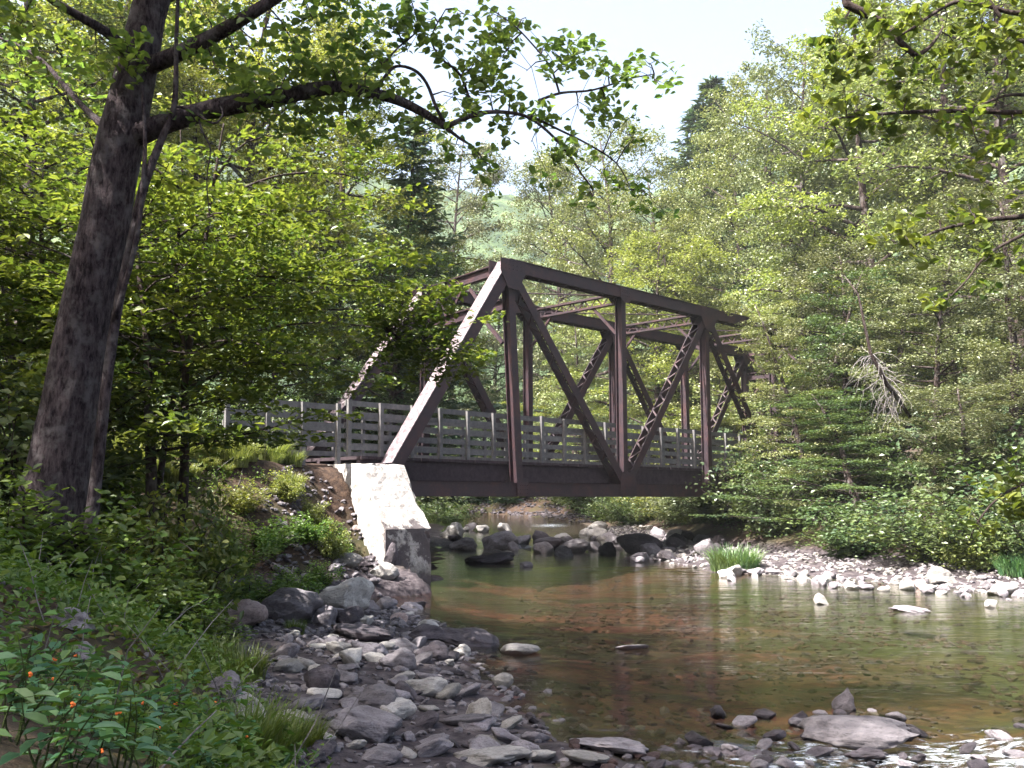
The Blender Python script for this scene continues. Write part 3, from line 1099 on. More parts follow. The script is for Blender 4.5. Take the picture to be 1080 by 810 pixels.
def conifer(seed, H, R, r0):
    rng = np.random.default_rng(seed)
    tb = MB()
    tp = curve((0, 0, -0.3), (0, 0, 1), H, 8, rng, 0, 0.02)
    tb.tube(tp, [r0 * (1 - 0.95 * i / 8) + 0.01 for i in range(9)], 8)
    C, D = [], []
    t = 0.14
    while t < 0.99:
        f = (t - 0.14) / 0.86
        w = R * (1 - f) ** 0.85 + 0.12
        for k in range(7):
            az = rng.uniform(0, 6.283)
            ln = w * rng.uniform(0.65, 1.1)
            pts = curve(along(tp, min(t + rng.normal(0, 0.008), 0.99)), (math.cos(az), math.sin(az), 0.15 - 0.35 * (1 - f)), ln, 5, rng, 0.25, 0.05)
            tb.tube(pts, [0.035 * (1 - f) + 0.008] + [0.012] * 4 + [0.004], 4, False)
            m = int(30 + 120 * ln / R)
            s = rng.uniform(0.12, 1, m)
            base = np.array([along(pts, x) for x in s])
            out = np.array([math.cos(az), math.sin(az), -0.1])
            sd = np.array([-math.sin(az), math.cos(az), 0])
            lat = rng.uniform(-1, 1, m)[:, None] * (0.34 * ln * (1.1 - s) + 0.12)[:, None]
            C.append(base + sd * lat + np.array([0, 0, -1]) * np.abs(lat) * 0.25 + rng.normal(0, 0.04, (m, 3)))
            D.append(out + sd * np.sign(lat) * 0.8 + rng.normal(0, 0.25, (m, 3)))
        t += 0.026
    cb = MB()
    leaves(cb, np.concatenate(C), 0.34, rng, 0.5, 0.28, dirs=np.concatenate(D))
    return tb.mesh('trunk', M['bark_dark'], True), cb.mesh('crown', M['needle'])


def crown_build(lm, tw, mleaf, mtwig, parent):
    """one crown mesh: leaves with their fine twigs"""
    nq = sum(len(q) for q in lm.Q)
    for V, in zip([np.concatenate(tw.V)]):
        lm.add(V, np.concatenate(tw.Q))
    o = lm.build('crown', mleaf, parent)
    o.data.materials.append(mtwig)
    idx = np.zeros(len(o.data.polygons), np.int32)
    idx[nq:] = 1
    o.data.polygons.foreach_set('material_index', idx)
    return o


def with_mat(me, mat):
    m2 = me.copy()
    m2.materials.clear()
    m2.materials.append(mat)
    return m2


def put(name, meshes, label, cat, loc, rz, scale, group=None, names=('trunk', 'crown')):
    t = thing(name, label, cat, loc, rz, group)
    t.scale = scale if hasattr(scale, '__len__') else (scale,) * 3
    for nm, me in zip(names, meshes):
        o = bpy.data.objects.new(nm, me)
        COL.objects.link(o)
        o.parent = t
    return t


# kinds of tree (about real size), shared by their copies
bt1 = broadleaf(11, 15, 4.6, 0.24, 0.16, 44, 7, 62, 0.14, M['leaf_pale'], M['bark_dark'], 'round')
bt2 = broadleaf(12, 17, 4.8, 0.27, 0.12, 46, 7, 62, 0.14, M['leaf_yellow'], M['bark_dark'], 'mixed', flat=0.18)
bt3 = broadleaf(13, 16, 4.2, 0.24, 0.2, 46, 8, 52, 0.145, M['leaf_dark'], M['bark_dark'], 'round', flat=0.25)
bt4 = broadleaf(14, 14, 4.8, 0.22, 0.06, 46, 7, 62, 0.125, M['leaf_pale'], M['bark_dark'], 'mixed', flat=0.12, lift=0.15, sr=0.62)
bt5 = broadleaf(15, 13, 3.6, 0.2, 0.04, 50, 7, 60, 0.11, M['leaf_grey'], M['bark_dark'], 'mixed', flat=0.25, sr=0.5)
bt6h = broadleaf(18, 6, 3.4, 0.075, 0.5, 34, 9, 24, 0.12, M['leaf_under'], M['bark_dark'], 'mixed', flat=0.09, lift=0.1, sr=0.42, tilt=0.4, shape='ovate')
bt6 = broadleaf(16, 6, 3.6, 0.09, 0.36, 38, 9, 26, 0.12, M['leaf_under'], M['bark_dark'], 'mixed', flat=0.09, lift=0.1, sr=0.42, tilt=0.4, shape='ovate')
bt7 = broadleaf(17, 6.5, 3.3, 0.085, 0.38, 34, 9, 26, 0.12, M['leaf_under'], M['bark_dark'], 'round', flat=0.1, lift=0.2, sr=0.42, tilt=0.4, shape='ovate', lean=0.12)
cf1 = conifer(21, 20, 3.4, 0.28)
cf2 = conifer(22, 20, 4.2, 0.28)
SPEC = {'pale': bt1, 'yellow': bt2, 'dark': bt3, 'layer': bt4, 'grey': bt5, 'conifer': cf1, 'fir': cf2,
        'lime': (bt1[0], with_mat(bt1[1], M['leaf_yellow'])), 'gdark': (bt4[0], with_mat(bt4[1], M['leaf_dark'])),
        'greyround': (bt3[0], with_mat(bt3[1], M['leaf_grey'])), 'yround': (bt3[0], with_mat(bt3[1], M['leaf_yellow'])),
        'under': bt6, 'under2': bt7, 'underh': bt6h}
HGT = {'pale': (15, 4.6), 'yellow': (17, 4.8), 'dark': (16, 4.2), 'layer': (14, 4.8), 'grey': (13, 3.6), 'conifer': (20, 3.4), 'fir': (20, 4.2), 'lime': (15, 4.6), 'gdark': (14, 4.8),
       'greyround': (16, 4.2), 'yround': (16, 4.2), 'under': (6, 3.6), 'underh': (6, 3.4), 'under2': (6.5, 3.3)}

TREES = [
    # name, kind, px of the trunk, metres ahead, py of the top, width factor, label
    # left side, behind the road
    ('spruce_tree', 'fir', 420, 38, 105, 1.35, 'dark blue-green spruce with drooping boughs behind the left end of the bridge'),
    ('tree', 'greyround', 478, 78, 140, 1.0, 'grey-green round tree just left of the gap showing the hill'),
    ('tree', 'yellow', 352, 40, 20, 1.0, 'tall yellow-green tree behind the spruce on the left bank'),
    ('tree', 'lime', 262, 33, -70, 1.0, 'bright sunlit tree filling the upper left between big trunk and limb'),
    ('tree', 'yellow', 110, 31, -110, 1.05, 'pale yellow tree directly behind the big leaning trunk'),
    ('tree', 'dark', 8, 27, -140, 1.0, 'dark green tree at the upper left edge'),
    ('tree', 'dark', 205, 46, -60, 1.0, 'dark tree far back between the pale sunlit trees on the left'),
    ('tree', 'yround', 40, 38, -40, 1.0, 'yellowish tree far back left of the big leaning trunk'),
    ('tree', 'gdark', 330, 52, 120, 1.1, 'dark layered tree far behind the road fence'),
    ('tree', 'lime', 178, 31, 60, 0.85, 'sunlit yellow-green tree right of the big trunk behind the saplings'),
    ('tree', 'layer', 20, 29, 120, 0.95, 'pale layered tree behind the left edge of the picture low down'),
    ('tree', 'gdark', 70, 27, 220, 1.0, 'low dark tree close behind the big leaning trunk'),
    ('tree', 'dark', 300, 30, 250, 1.1, 'dark low tree behind the road above the grassy mound'),
    ('tree', 'dark', 395, 36, 240, 1.0, 'dark tree below the spruce behind the end post'),
    # beyond the bridge
    ('tree', 'gdark', 452, 82, 225, 1.0, 'dark layered tree upstream behind the portal of the bridge'),
    ('tree', 'dark', 520, 84, 288, 1.0, 'dark tree far upstream below the hill gap'),
    ('tree', 'gdark', 566, 78, 300, 1.1, 'broad dark tree far upstream seen through the middle panels'),
    ('tree', 'greyround', 612, 70, 150, 1.0, 'slim greyish tree just right of the gap showing the hill'),
    ('tree', 'pale', 646, 62, 125, 1.0, 'pale round tree above the middle of the bridge'),
    ('tree', 'lime', 690, 55, 235, 1.0, 'bright lime-green tree standing above the upper chord'),
    ('pine_tree', 'fir', 736, 80, 80, 2.3, 'hazy blue-green pine on the skyline'),
    ('tree', 'greyround', 696, 76, 150, 1.15, 'greyish tree left of the skyline pine'),
    ('tree', 'pale', 775, 70, 118, 0.9, 'small pale tree right of the skyline pine'),
    ('tree', 'pale', 812, 60, 55, 1.0, 'tall pale tree whose rounded top stands against the white sky'),
    ('tree', 'layer', 762, 56, 205, 0.95, 'pale layered tree behind the right half of the bridge'),
    ('tree', 'greyround', 588, 86, 190, 0.9, 'narrow greyish tree farthest upstream at the right side of the hill gap'),
    ('tree', 'gdark', 846, 36.5, 262, 1.15, 'dark slim layered tree hiding the far right end post'),
    ('tree', 'layer', 628, 60, 335, 1.2, 'pale low tree showing through the truss diagonals'),
    ('tree', 'yellow', 585, 73, 385, 1.5, 'low sunlit tree showing through the second panel'),
    ('tree', 'gdark', 700, 58, 390, 1.6, 'dark low tree behind the right railing'),
    # right bank
    ('tree', 'greyround', 868, 52, 40, 1.0, 'tall pale tree with ragged top at the right edge of the sky'),
    ('tree', 'yellow', 935, 44, -60, 1.05, 'tall yellow-green tree rising out of the top right'),
    ('tree', 'grey', 1010, 40, -90, 1.3, 'tall grey-green tree behind the overhanging branches at upper right'),
    ('tree', 'layer', 850, 46, 175, 1.0, 'broad layered pale tree over the right end of the bridge'),
    ('tree', 'layer', 925, 38, 190, 0.9, 'sunlit layered tree in the middle of the right bank'),
    ('tree', 'grey', 1062, 29, 190, 1.2, 'dense grey viny tree at the right edge'),
    ('tree', 'greyround', 985, 33, 265, 1.1, 'grey-green tree behind the dead brush on the right bank'),
    ('tree', 'pale', 1100, 36, -120, 1.1, 'tall pale tree beyond the right edge'),
    ('tree', 'greyround', 880, 37.5, 240, 1.1, 'dense grey-green tree close behind the low spreading one at the bridge end'),
    ('tree', 'layer', 862, 34.5, 300, 1.0, 'low spreading tree hiding the right end of the bridge'),
    ('tree', 'lime', 800, 54, 320, 0.8, 'small bright tree between far truss and right bank trees'),
    ('tree', 'dark', 1045, 56, -70, 1.2, 'dark tall tree far back at the upper right edge'),
    ('tree', 'yellow', 985, 60, -30, 1.15, 'yellow-green tree far back above the overhanging boughs'),
    ('tree', 'greyround', 940, 58, 70, 1.2, 'grey-green tree far back behind the sunlit layered one'),
    ('tree', 'gdark', 1090, 45, 60, 1.2, 'dark layered tree behind the right edge'),
    ('tree', 'dark', 890, 64, 120, 1.2, 'dark tree filling the gap behind the right bank trees'),
    ('tree', 'gdark', 905, 31, 395, 1.2, 'low dark spreading tree over the right gravel bar'),
    ('tree', 'grey', 1010, 28, 400, 1.2, 'low grey-green bushy tree above the far right stones'),
]
rt = np.random.default_rng(5)
for name, kind, px, Y, top, wf, label in TREES:
    h0, r0 = HGT[kind]
    q = P(px, 500, Y)
    z = gh(q.x, q.y)
    H = P(px, top, Y).z - z
    s = H / h0
    if top > 200:
        wxy = max(s, 0.62) * wf
    else:
        wxy = max(s, 0.75) * wf if s < 1.25 else (1.1 + 0.35 * (s - 1.25)) * wf
    put(name, SPEC[kind], label, 'tree', (q.x, q.y, z), rt.uniform(0, 6.28), (wxy, wxy, s))

# trees added outside the picture on the left to shade the near bank
for k, (x, y, s, kind) in enumerate([(-12, 3, 1.1, 'dark'), (-16, 9, 1.15, 'yellow'), (-9, -2, 1.1, 'pale'), (-14, -1, 1.2, 'dark'), (-5, -6, 1.1, 'pale'), (-19, 4, 1.3, 'yellow')]):
    put('tree', SPEC[kind], 'tree added to shade the left bank, out of the picture beside the viewer', 'tree', (x, y, gh(x, y)), k * 1.3, s, 'trees left of the viewer')

# thin understory trees with level sprays of leaves on the left bank
UNDER = [('sapling', 'under', 158, 13.0, 165, 1.0, 'slender dark-stemmed sapling right of the big trunk with level leaf layers'),
         ('sapling', 'underh', 172, 16.0, 190, 0.8, 'small sapling just left of the forked one, farther back'),
         ('sapling', 'under', 20, 15.0, 250, 0.9, 'shaded sapling at the left edge behind the big trunk'),
         ('sapling', 'under2', 60, 15.5, 150, 1.0, 'sapling seen just behind the big leaning trunk')]
for name, kind, px, Y, top, wf, label in UNDER:
    h0, r0 = HGT[kind]
    q = P(px, 500, Y)
    z = gh(q.x, q.y)
    s = (P(px, top, Y).z - z) / h0
    o = put(name, SPEC[kind], label, 'sapling', (q.x, q.y, z), rt.uniform(0, 6.28), (wf, wf, s), None)
    if px > 250:
        o.rotation_euler = (0.0, 0.22 if px > 280 else 0.1, o.rotation_euler.z)

# ------------------------------------------------------------------ the big leaning tree in front
rng = np.random.default_rng(77)
big = thing('sycamore_tree', 'big dark trunk leaning right at the left edge with one long leafy limb', 'tree', (0, 0, 0))


def path(lst):
    return [P(*p) for p in lst]


def smooth_path(pts, n=4):
    out = []
    k = len(pts)
    for i in range(k - 1):
        p0, p1, p2, p3 = pts[max(i - 1, 0)], pts[i], pts[i + 1], pts[min(i + 2, k - 1)]
        for j in range(n):
            t = j / n
            out.append(0.5 * ((2 * p1) + (p2 - p0) * t + (2 * p0 - 5 * p1 + 4 * p2 - p3) * t * t + (3 * p1 - p0 - 3 * p2 + p3) * t ** 3))
    out.append(pts[-1])
    return out


def rough_trunk(name, lst, rads, parent, seg=28, n=8, amp=0.02):
    pts = smooth_path(path(lst), n)
    rr_ = np.interp(np.linspace(0, len(lst) - 1, len(pts)), np.arange(len(lst)), rads)
    m = MB()
    m.tube(pts, list(rr_), seg)
    V = np.concatenate(m.V)
    cen = np.array([tuple(p) for p in pts]).repeat(seg, 0)
    body = V[:len(cen)]
    d = unit(body - cen)
    ang = np.tile(np.arange(seg) / seg * 9.0, len(pts))
    hh = np.arange(len(pts)).repeat(seg) * 0.33
    am = amp * np.repeat(rr_, seg) / max(rads)
    body = body + d * (am * (2.2 * vnoise(ang, hh, 1.0, 31) - 1.1 + 1.0 * vnoise(ang * 3, hh, 1.0, 32) - 0.5))[:, None]
    V[:len(cen)] = body
    m.V = [V]
    return m.build(name, M['bark_big'], parent, True), pts


_, trunk_pts = rough_trunk('trunk', [(40, 600, 9.1), (50, 560, 9.1), (61, 500, 9.1), (72, 430, 9.1), (88, 340, 9.1), (105, 260, 9.1), (127, 150, 9.1), (147, 60, 9.15), (163, -10, 9.2), (185, -90, 9.2), (215, -190, 9.3)],
                           [0.42, 0.34, 0.285, 0.255, 0.235, 0.232, 0.222, 0.185, 0.165, 0.14, 0.10], big)
twigs = MB()
bcl = []


def limb(lst, rads, name='branch', seg=8, parent=big, mat='bark_big', n=4):
    pts = smooth_path(path(lst), n)
    rr_ = np.interp(np.linspace(0, len(lst) - 1, len(pts)), np.arange(len(lst)), rads)
    m = MB()
    m.tube(pts, list(rr_), seg)
    m.build(name, M[mat], parent, True)
    return pts


l1 = limb([(128, 150, 9.1), (175, 130, 9.0), (230, 114, 9.0), (290, 103, 9.1), (345, 93, 9.2), (385, 97, 9.3), (420, 106, 9.4), (450, 121, 9.5), (470, 134, 9.5)],
          [0.13, 0.105, 0.1, 0.09, 0.075, 0.06, 0.052, 0.045, 0.034])
l2 = limb([(470, 134, 9.5), (495, 123, 9.6), (520, 118, 9.7), (553, 122, 9.8), (577, 138, 9.9), (600, 163, 10), (613, 183, 10), (625, 200, 10), (624, 212, 10)], [0.03, 0.026, 0.022, 0.018, 0.016, 0.013, 0.011, 0.008, 0.005], seg=6)
l3 = limb([(468, 128, 9.5), (460, 113, 9.4), (450, 88, 9.4), (437, 74, 9.3), (418, 70, 9.3), (405, 82, 9.25), (398, 97, 9.3)], [0.02, 0.02, 0.018, 0.017, 0.016, 0.016, 0.014], seg=6)
l4 = limb([(560, 122, 9.8), (588, 136, 10), (620, 152, 10.1), (650, 172, 10.2), (666, 200, 10.3)], [0.014, 0.013, 0.011, 0.009, 0.005], seg=6)
l5 = limb([(568, 106, 9.8), (592, 98, 9.9), (625, 95, 10), (660, 84, 10.1), (690, 78, 10.2)], [0.016, 0.014, 0.011, 0.009, 0.005], seg=6)
l6 = limb([(500, 122, 9.6), (486, 80, 9.6), (466, 62, 9.5), (455, 40, 9.5), (470, 10, 9.4)], [0.016, 0.014, 0.011, 0.009, 0.006], seg=6)
l7 = limb([(150, 72, 9.1), (185, 58, 9.0), (225, 38, 8.9), (262, 16, 8.8), (300, -8, 8.8), (350, -40, 8.7)], [0.095, 0.08, 0.072, 0.062, 0.055, 0.03])
l8 = limb([(590, 98, 9.9), (580, 70, 9.9), (560, 45, 9.9), (540, 25, 9.8), (515, 8, 9.8)], [0.012, 0.011, 0.009, 0.008, 0.004], seg=6)
l9 = limb([(400, 72, 9.3), (420, 50, 9.2), (440, 30, 9.2), (432, -5, 9.1)], [0.012, 0.01, 0.008, 0.004], seg=6)
l10 = limb([(472, 136, 9.5), (485, 146, 9.5), (500, 156, 9.5), (512, 172, 9.5)], [0.02, 0.015, 0.01, 0.005], seg=6)
l11 = limb([(146, 75, 9.1), (120, 40, 8.8), (80, 15, 8.5), (30, -15, 8.3)], [0.08, 0.05, 0.04, 0.02])
l12 = limb([(128, 148, 9.2), (90, 115, 9.7), (40, 60, 10.2), (0, 40, 10.4)], [0.05, 0.035, 0.022, 0.012])
# twin stem and vines climbing beside the trunk
limb([(92, 590, 8.9), (102, 500, 8.85), (113, 400, 8.8), (125, 320, 8.8), (140, 250, 8.75), (152, 195, 8.75), (170, 148, 8.8), (184, 110, 8.8), (186, 40, 8.8), (189, -30, 8.8)],
     [0.075, 0.056, 0.05, 0.046, 0.044, 0.046, 0.036, 0.028, 0.02, 0.015], 'climbing_stem', 10)
limb([(120, 340, 8.78), (142, 262, 8.7), (150, 200, 8.7), (153, 150, 8.75), (150, 90, 8.8)], [0.028, 0.026, 0.024, 0.02, 0.016], 'climbing_stem', 8)
limb([(186, 112, 8.8), (200, 116, 8.8), (225, 130, 8.75), (235, 120, 8.75), (230, 108, 8.8)], [0.014, 0.014, 0.012, 0.01, 0.006], 'climbing_stem', 6)
limb([(208, 120, 8.8), (214, 140, 8.8), (222, 158, 8.8), (218, 190, 8.8), (222, 235, 8.8)], [0.01, 0.01, 0.008, 0.007, 0.004], 'climbing_stem', 6)

SPR = [  # leaf sprays: px, py, depth, radius, leaves, limb they grow from
    (585, 160, 9.9, .33, 46, l2), (560, 150, 9.8, .3, 34, l2), (545, 122, 9.7, .26, 34, l2), (610, 115, 10, .34, 46, l5), (640, 75, 10, .32, 46, l5), (665, 90, 10.1, .3, 44, l5),
    (690, 85, 10.2, .25, 26, l5), (684, 66, 10.2, .22, 20, l5), (640, 110, 10.1, .3, 34, l5), (600, 70, 9.9, .33, 42, l8), (575, 50, 9.9, .33, 46, l8), (555, 75, 9.8, .36, 60, l8),
    (530, 60, 9.8, .36, 60, l8), (510, 45, 9.7, .33, 48, l8), (525, 18, 9.8, .28, 26, l8), (555, 18, 9.9, .22, 16, l8), (540, 90, 9.8, .34, 60, l2), (515, 100, 9.7, .32, 60, l2),
    (495, 75, 9.6, .34, 50, l6), (480, 100, 9.5, .3, 50, l3), (468, 55, 9.5, .3, 30, l6), (455, 20, 9.5, .3, 30, l6), (490, 15, 9.5, .25, 18, l6), (430, 55, 9.3, .3, 40, l9),
    (440, 15, 9.2, .3, 34, l9), (410, 25, 9.2, .36, 60, l9), (375, 40, 9.2, .4, 80, l9), (385, 75, 9.25, .34, 70, l1), (350, 70, 9.1, .4, 90, l1), (400, 120, 9.3, .33, 60, l1),
    (365, 125, 9.2, .33, 60, l1), (440, 140, 9.4, .3, 34, l10), (500, 165, 9.5, .25, 28, l10), (480, 155, 9.5, .24, 24, l10), (520, 182, 9.5, .2, 18, l10), (652, 130, 10.1, .26, 28, l4),
    (645, 170, 10.2, .26, 26, l4), (665, 200, 10.3, .28, 36, l4), (690, 210, 10.3, .22, 22, l4), (620, 205, 10, .2, 16, l2), (670, 145, 10.2, .18, 12, l4), (310, 45, 9, .45, 110, l7),
    (280, 75, 8.9, .42, 90, l1), (250, 60, 8.9, .42, 80, l7), (330, 20, 8.8, .42, 90, l7), (230, 80, 8.9, .4, 70, l7), (350, -10, 8.7, .45, 80, l7), (270, 120, 9, .38, 60, l1),
    (320, 130, 9.1, .36, 60, l1), (100, 40, 8.6, .4, 70, l11), (60, 10, 8.4, .45, 80, l11), (20, 30, 8.3, .45, 80, l11), (60, 90, 10, .45, 70, l12), (20, 70, 10.3, .45, 70, l12),
    (145, 38, 8.85, .12, 14, l11), (150, 78, 8.8, .12, 12, l7), (220, 20, 8.9, .4, 50, l7), (300, 90, 9.1, .4, 60, l1), (420, 90, 9.3, .26, 26, l1), (200, 100, 8.9, .25, 20, l1)]


def grow(sprs, cl, tw, wr=0.007, jit=0.55):
    for px, py, Y, r, n, lm in sprs:
        c = P(px, py, Y)
        k = min(range(len(lm)), key=lambda i: (lm[i] - c).length)
        pts = [lm[k], lm[k].lerp(c, 0.5) + Vector((0, 0, 0.04)), c]
        tw.tube(pts, [wr * 1.4, wr, wr * 0.5], 5, False)
        for _ in range(4):
            an = rng.uniform(0, 6.28)
            e = c + Vector((math.cos(an) * r * 0.8, math.sin(an) * r * 0.8, rng.normal(0, r * jit)))
            tw.tube([lm[k].lerp(c, rng.uniform(0.5, 1)), e], [wr * 0.6, 0.002], 4, False)
            spray(cl, e, Vector((0, 0, 0)), r * 0.5, int(n * 0.32), rng, 0.4)


grow(SPR, bcl, twigs)
# forked sapling whose long level boughs reach right, in front of fence and end post
fs = thing('sapling', 'forked sapling with long level boughs reaching right in front of the fence and end post', 'sapling', (0, 0, 0))
z0 = gh(P(196, 470, 14).x, 14.0) - 0.2
b0 = P(196, 470, 14)
s0 = limb([(196, 455, 14), (195, 420, 14), (197, 382, 14), (206, 330, 14), (216, 260, 14), (226, 190, 14), (236, 130, 14)], [0.065, 0.058, 0.052, 0.042, 0.034, 0.024, 0.01], 'trunk', 9, fs, 'bark_dark')
mb = MB()
mb.tube([Vector((b0.x, 14, z0)), P(196, 452, 14)], [0.085, 0.065], 9)
mb.build('trunk', M['bark_dark'], fs, True)
s1 = limb([(197, 384, 14), (190, 340, 13.9), (186, 280, 13.8), (192, 200, 13.8), (190, 130, 13.8)], [0.045, 0.035, 0.028, 0.02, 0.008], 'trunk', 8, fs, 'bark_dark')
FB = [[(205, 345, 14), (260, 312, 14.3), (330, 292, 14.8), (400, 300, 15.2), (452, 318, 15.5)], [(198, 385, 14), (260, 352, 14.3), (340, 340, 14.8), (420, 350, 15.4), (476, 362, 15.8)],
      [(196, 410, 14), (250, 388, 14.1), (320, 385, 14.3), (392, 396, 14.6)], [(214, 275, 14), (270, 238, 14.2), (340, 222, 14.6), (418, 240, 15)], [(222, 215, 14), (290, 186, 14.2), (362, 184, 14.6), (410, 205, 15)],
      [(190, 335, 13.9), (150, 312, 13.5), (110, 320, 13.2)], [(187, 280, 13.8), (150, 245, 13.5), (100, 240, 13.2)], [(206, 335, 14), (240, 300, 13.4), (285, 292, 12.8), (330, 310, 12.4)], [(188, 250, 13.8), (230, 225, 13.2), (290, 228, 12.8)],
      [(200, 375, 14), (230, 360, 13.4), (270, 362, 12.9), (310, 380, 12.6)], [(226, 190, 14), (260, 150, 14.2), (320, 140, 14.6)], [(192, 200, 13.8), (150, 170, 13.6), (120, 175, 13.4)]]
fcl = []
ftw = MB()
for px, py, Y in [(440, 345, 15.5), (455, 360, 15.6), (470, 350, 15.7), (485, 372, 15.8), (460, 385, 15.6), (440, 395, 15.5), (475, 395, 15.8), (500, 365, 15.9), (430, 375, 15.4), (415, 330, 15.2), (450, 330, 15.5), (470, 375, 15.7), (495, 385, 15.9), (420, 405, 15.3), (400, 385, 15.1), (445, 370, 15.5), (430, 350, 15.4), (462, 340, 15.6), (478, 362, 15.7), (452, 378, 15.5), (488, 392, 15.9), (505, 378, 16), (436, 388, 15.4), (425, 362, 15.3), (466, 398, 15.7), (380, 365, 15), (395, 350, 15.1), (408, 372, 15.2), (370, 395, 14.9), (350, 405, 14.8), (385, 410, 15)] + [(float(rng.uniform(392, 478)), float(rng.uniform(298, 378)), 15.4) for _ in range(34)]:
    c_ = P(px, py, Y)
    ftw.tube([P(410, 352, 15.3), P(410, 352, 15.3).lerp(c_, 0.5) + Vector((0, 0, .06)), c_], [0.008, 0.005, 0.002], 4, False)
    spray(fcl, c_, Vector((0, 0, 0)), 0.27, 34, rng, 0.2)
for b_ in FB:
    pts = limb(b_, list(np.linspace(0.024, 0.004, len(b_))), 'branch', 6, fs, 'bark_dark')
    ln_ = sum((pts[i + 1] - pts[i]).length for i in range(len(pts) - 1))
    for _ in range(int(ln_ * 7)):
        t = rng.uniform(0.12, 1) ** 0.8
        q = along(pts, t)
        e = q + Vector((rng.normal(0, .38), rng.normal(0, .5), rng.normal(0.0, .13)))
        ftw.tube([q, q.lerp(e, .5) + Vector((0, 0, .03)), e], [0.006, 0.004, 0.002], 4, False)
        spray(fcl, e, (e - q).normalized(), rng.uniform(0.2, 0.36), int(rng.uniform(14, 30)), rng, 0.12)
cb = MB()
leaves(cb, np.concatenate(fcl), 0.105, rng, 0.42, 0.62, 'ovate')
crown_build(cb, ftw, M['leaf_under'], M['bark_dark'], fs)

# the high crown above the picture, which shades the bank
hi = MB()
for i in range(12):
    az = i * 2.4
    t = rng.uniform(0.72, 1.0)
    st = along(trunk_pts, t)
    ln = rng.uniform(1.6, 4.2)
    pts = curve(st + Vector((0, 0, 0)), (math.cos(az), math.sin(az), 0.75), ln, 5, rng, 0.2, 0.1)
    pts = [p for p in pts]
    hi.tube(pts, [0.05, 0.045, 0.035, 0.025, 0.015, 0.006], 5, False)
    for s in np.linspace(0.35, 1, 7):
        q = along(pts, s)
        e = q + Vector((rng.normal(0, .4), rng.normal(0, .4), rng.normal(0.15, .3)))
        hi.tube([q, e], [0.008, 0.003], 4, False)
        spray(bcl, e, Vector((0, 0, 0)), 0.5, 34, rng, 0.3)
top = trunk_pts[-1]
for i in range(14):
    az = i * 2.4
    pts = curve(top, (math.cos(az), math.sin(az), 0.9), rng.uniform(2.5, 5), 5, rng, 0.2, 0.12)
    hi.tube(pts, [0.07, 0.055, 0.04, 0.025, 0.015, 0.006], 5, False)
    for s in np.linspace(0.3, 1, 9):
        q = along(pts, s)
        spray(bcl, q + Vector((rng.normal(0, .5), rng.normal(0, .5), rng.normal(0.1, .3))), Vector((0, 0, 0)), 0.6, 44, rng, 0.3)
hi.build('upper_limbs', M['bark_big'], big, True)
cb = MB()
leaves(cb, np.concatenate(bcl), 0.095, rng, 0.75, 0.72, 'ovate')
crown_build(cb, twigs, M['leaf_big'], M['bark_dark'], big)

# ------------------------------------------------------------------ tree on the right whose boughs overhang the stream
ov = thing('maple_tree', 'tree beyond the right edge whose dark bare-barked boughs reach in over the stream', 'tree', (0, 0, 0))
limb([(1230, 620, 9.5), (1222, 450, 9.5), (1215, 250, 9.5), (1200, 60, 9.4), (1180, -120, 9.3), (1150, -300, 9.2)], [0.26, 0.21, 0.19, 0.16, 0.12, 0.06], 'trunk', 12, ov, 'bark_dark')
r1 = limb([(1185, -90, 9.3), (1100, -70, 9.1), (1000, -45, 8.9), (930, -20, 8.8), (892, 0, 8.7), (912, 14, 8.7), (935, 27, 8.7), (950, 45, 8.7), (966, 59, 8.7)], [0.07, 0.06, 0.052, 0.046, 0.042, 0.04, 0.036, 0.032, 0.028], 'branch', 8, ov, 'bark_dark')
r1b = limb([(966, 59, 8.7), (978, 52, 8.7), (988, 40, 8.7), (995, 28, 8.7)], [0.024, 0.02, 0.015, 0.009], 'branch', 6, ov, 'bark_dark')
r2 = limb([(1200, 110, 9.4), (1130, 118, 9.2), (1080, 119, 9.1), (1020, 117, 9), (965, 118, 9), (920, 121, 8.9), (872, 126, 8.9)], [0.05, 0.035, 0.028, 0.023, 0.019, 0.014, 0.006], 'branch', 6, ov, 'bark_dark')
r3 = limb([(1215, 200, 9.5), (1130, 218, 9.2), (1080, 228, 9), (1040, 232, 8.9), (1000, 240, 8.9), (975, 250, 8.8), (962, 263, 8.8)], [0.05, 0.034, 0.026, 0.021, 0.016, 0.012, 0.005], 'branch', 6, ov, 'bark_dark')
r4 = limb([(1210, 20, 9.4), (1130, 20, 9.1), (1085, 42, 9), (1070, 38, 9), (1055, 18, 8.9), (1040, -5, 8.9)], [0.05, 0.034, 0.028, 0.026, 0.022, 0.018], 'branch', 6, ov, 'bark_dark')
r5 = limb([(1205, -20, 9.4), (1120, 5, 9), (1075, 14, 8.9), (1040, 6, 8.9), (1005, 3, 8.8), (965, 28, 8.8), (945, 40, 8.8)], [0.05, 0.034, 0.026, 0.022, 0.02, 0.014, 0.008], 'branch', 6, ov, 'bark_dark')
r6 = limb([(1215, 170, 9.5), (1150, 232, 9), (1100, 240, 8.8), (1070, 252, 8.8), (1040, 270, 8.7), (1020, 295, 8.7), (1003, 312, 8.7)], [0.05, 0.03, 0.02, 0.017, 0.013, 0.01, 0.004], 'branch', 6, ov, 'bark_dark')
r7 = limb([(1080, 100, 9.1), (1060, 101, 9), (1030, 112, 9), (1005, 117, 9)], [0.018, 0.014, 0.01, 0.006], 'branch', 6, ov, 'bark_dark')
r8 = limb([(1222, 480, 9.5), (1150, 500, 9.6), (1100, 505, 9.6), (1060, 520, 9.6), (1035, 545, 9.6), (1022, 570, 9.6)], [0.05, 0.03, 0.02, 0.014, 0.01, 0.004], 'branch', 6, ov, 'bark_dark')
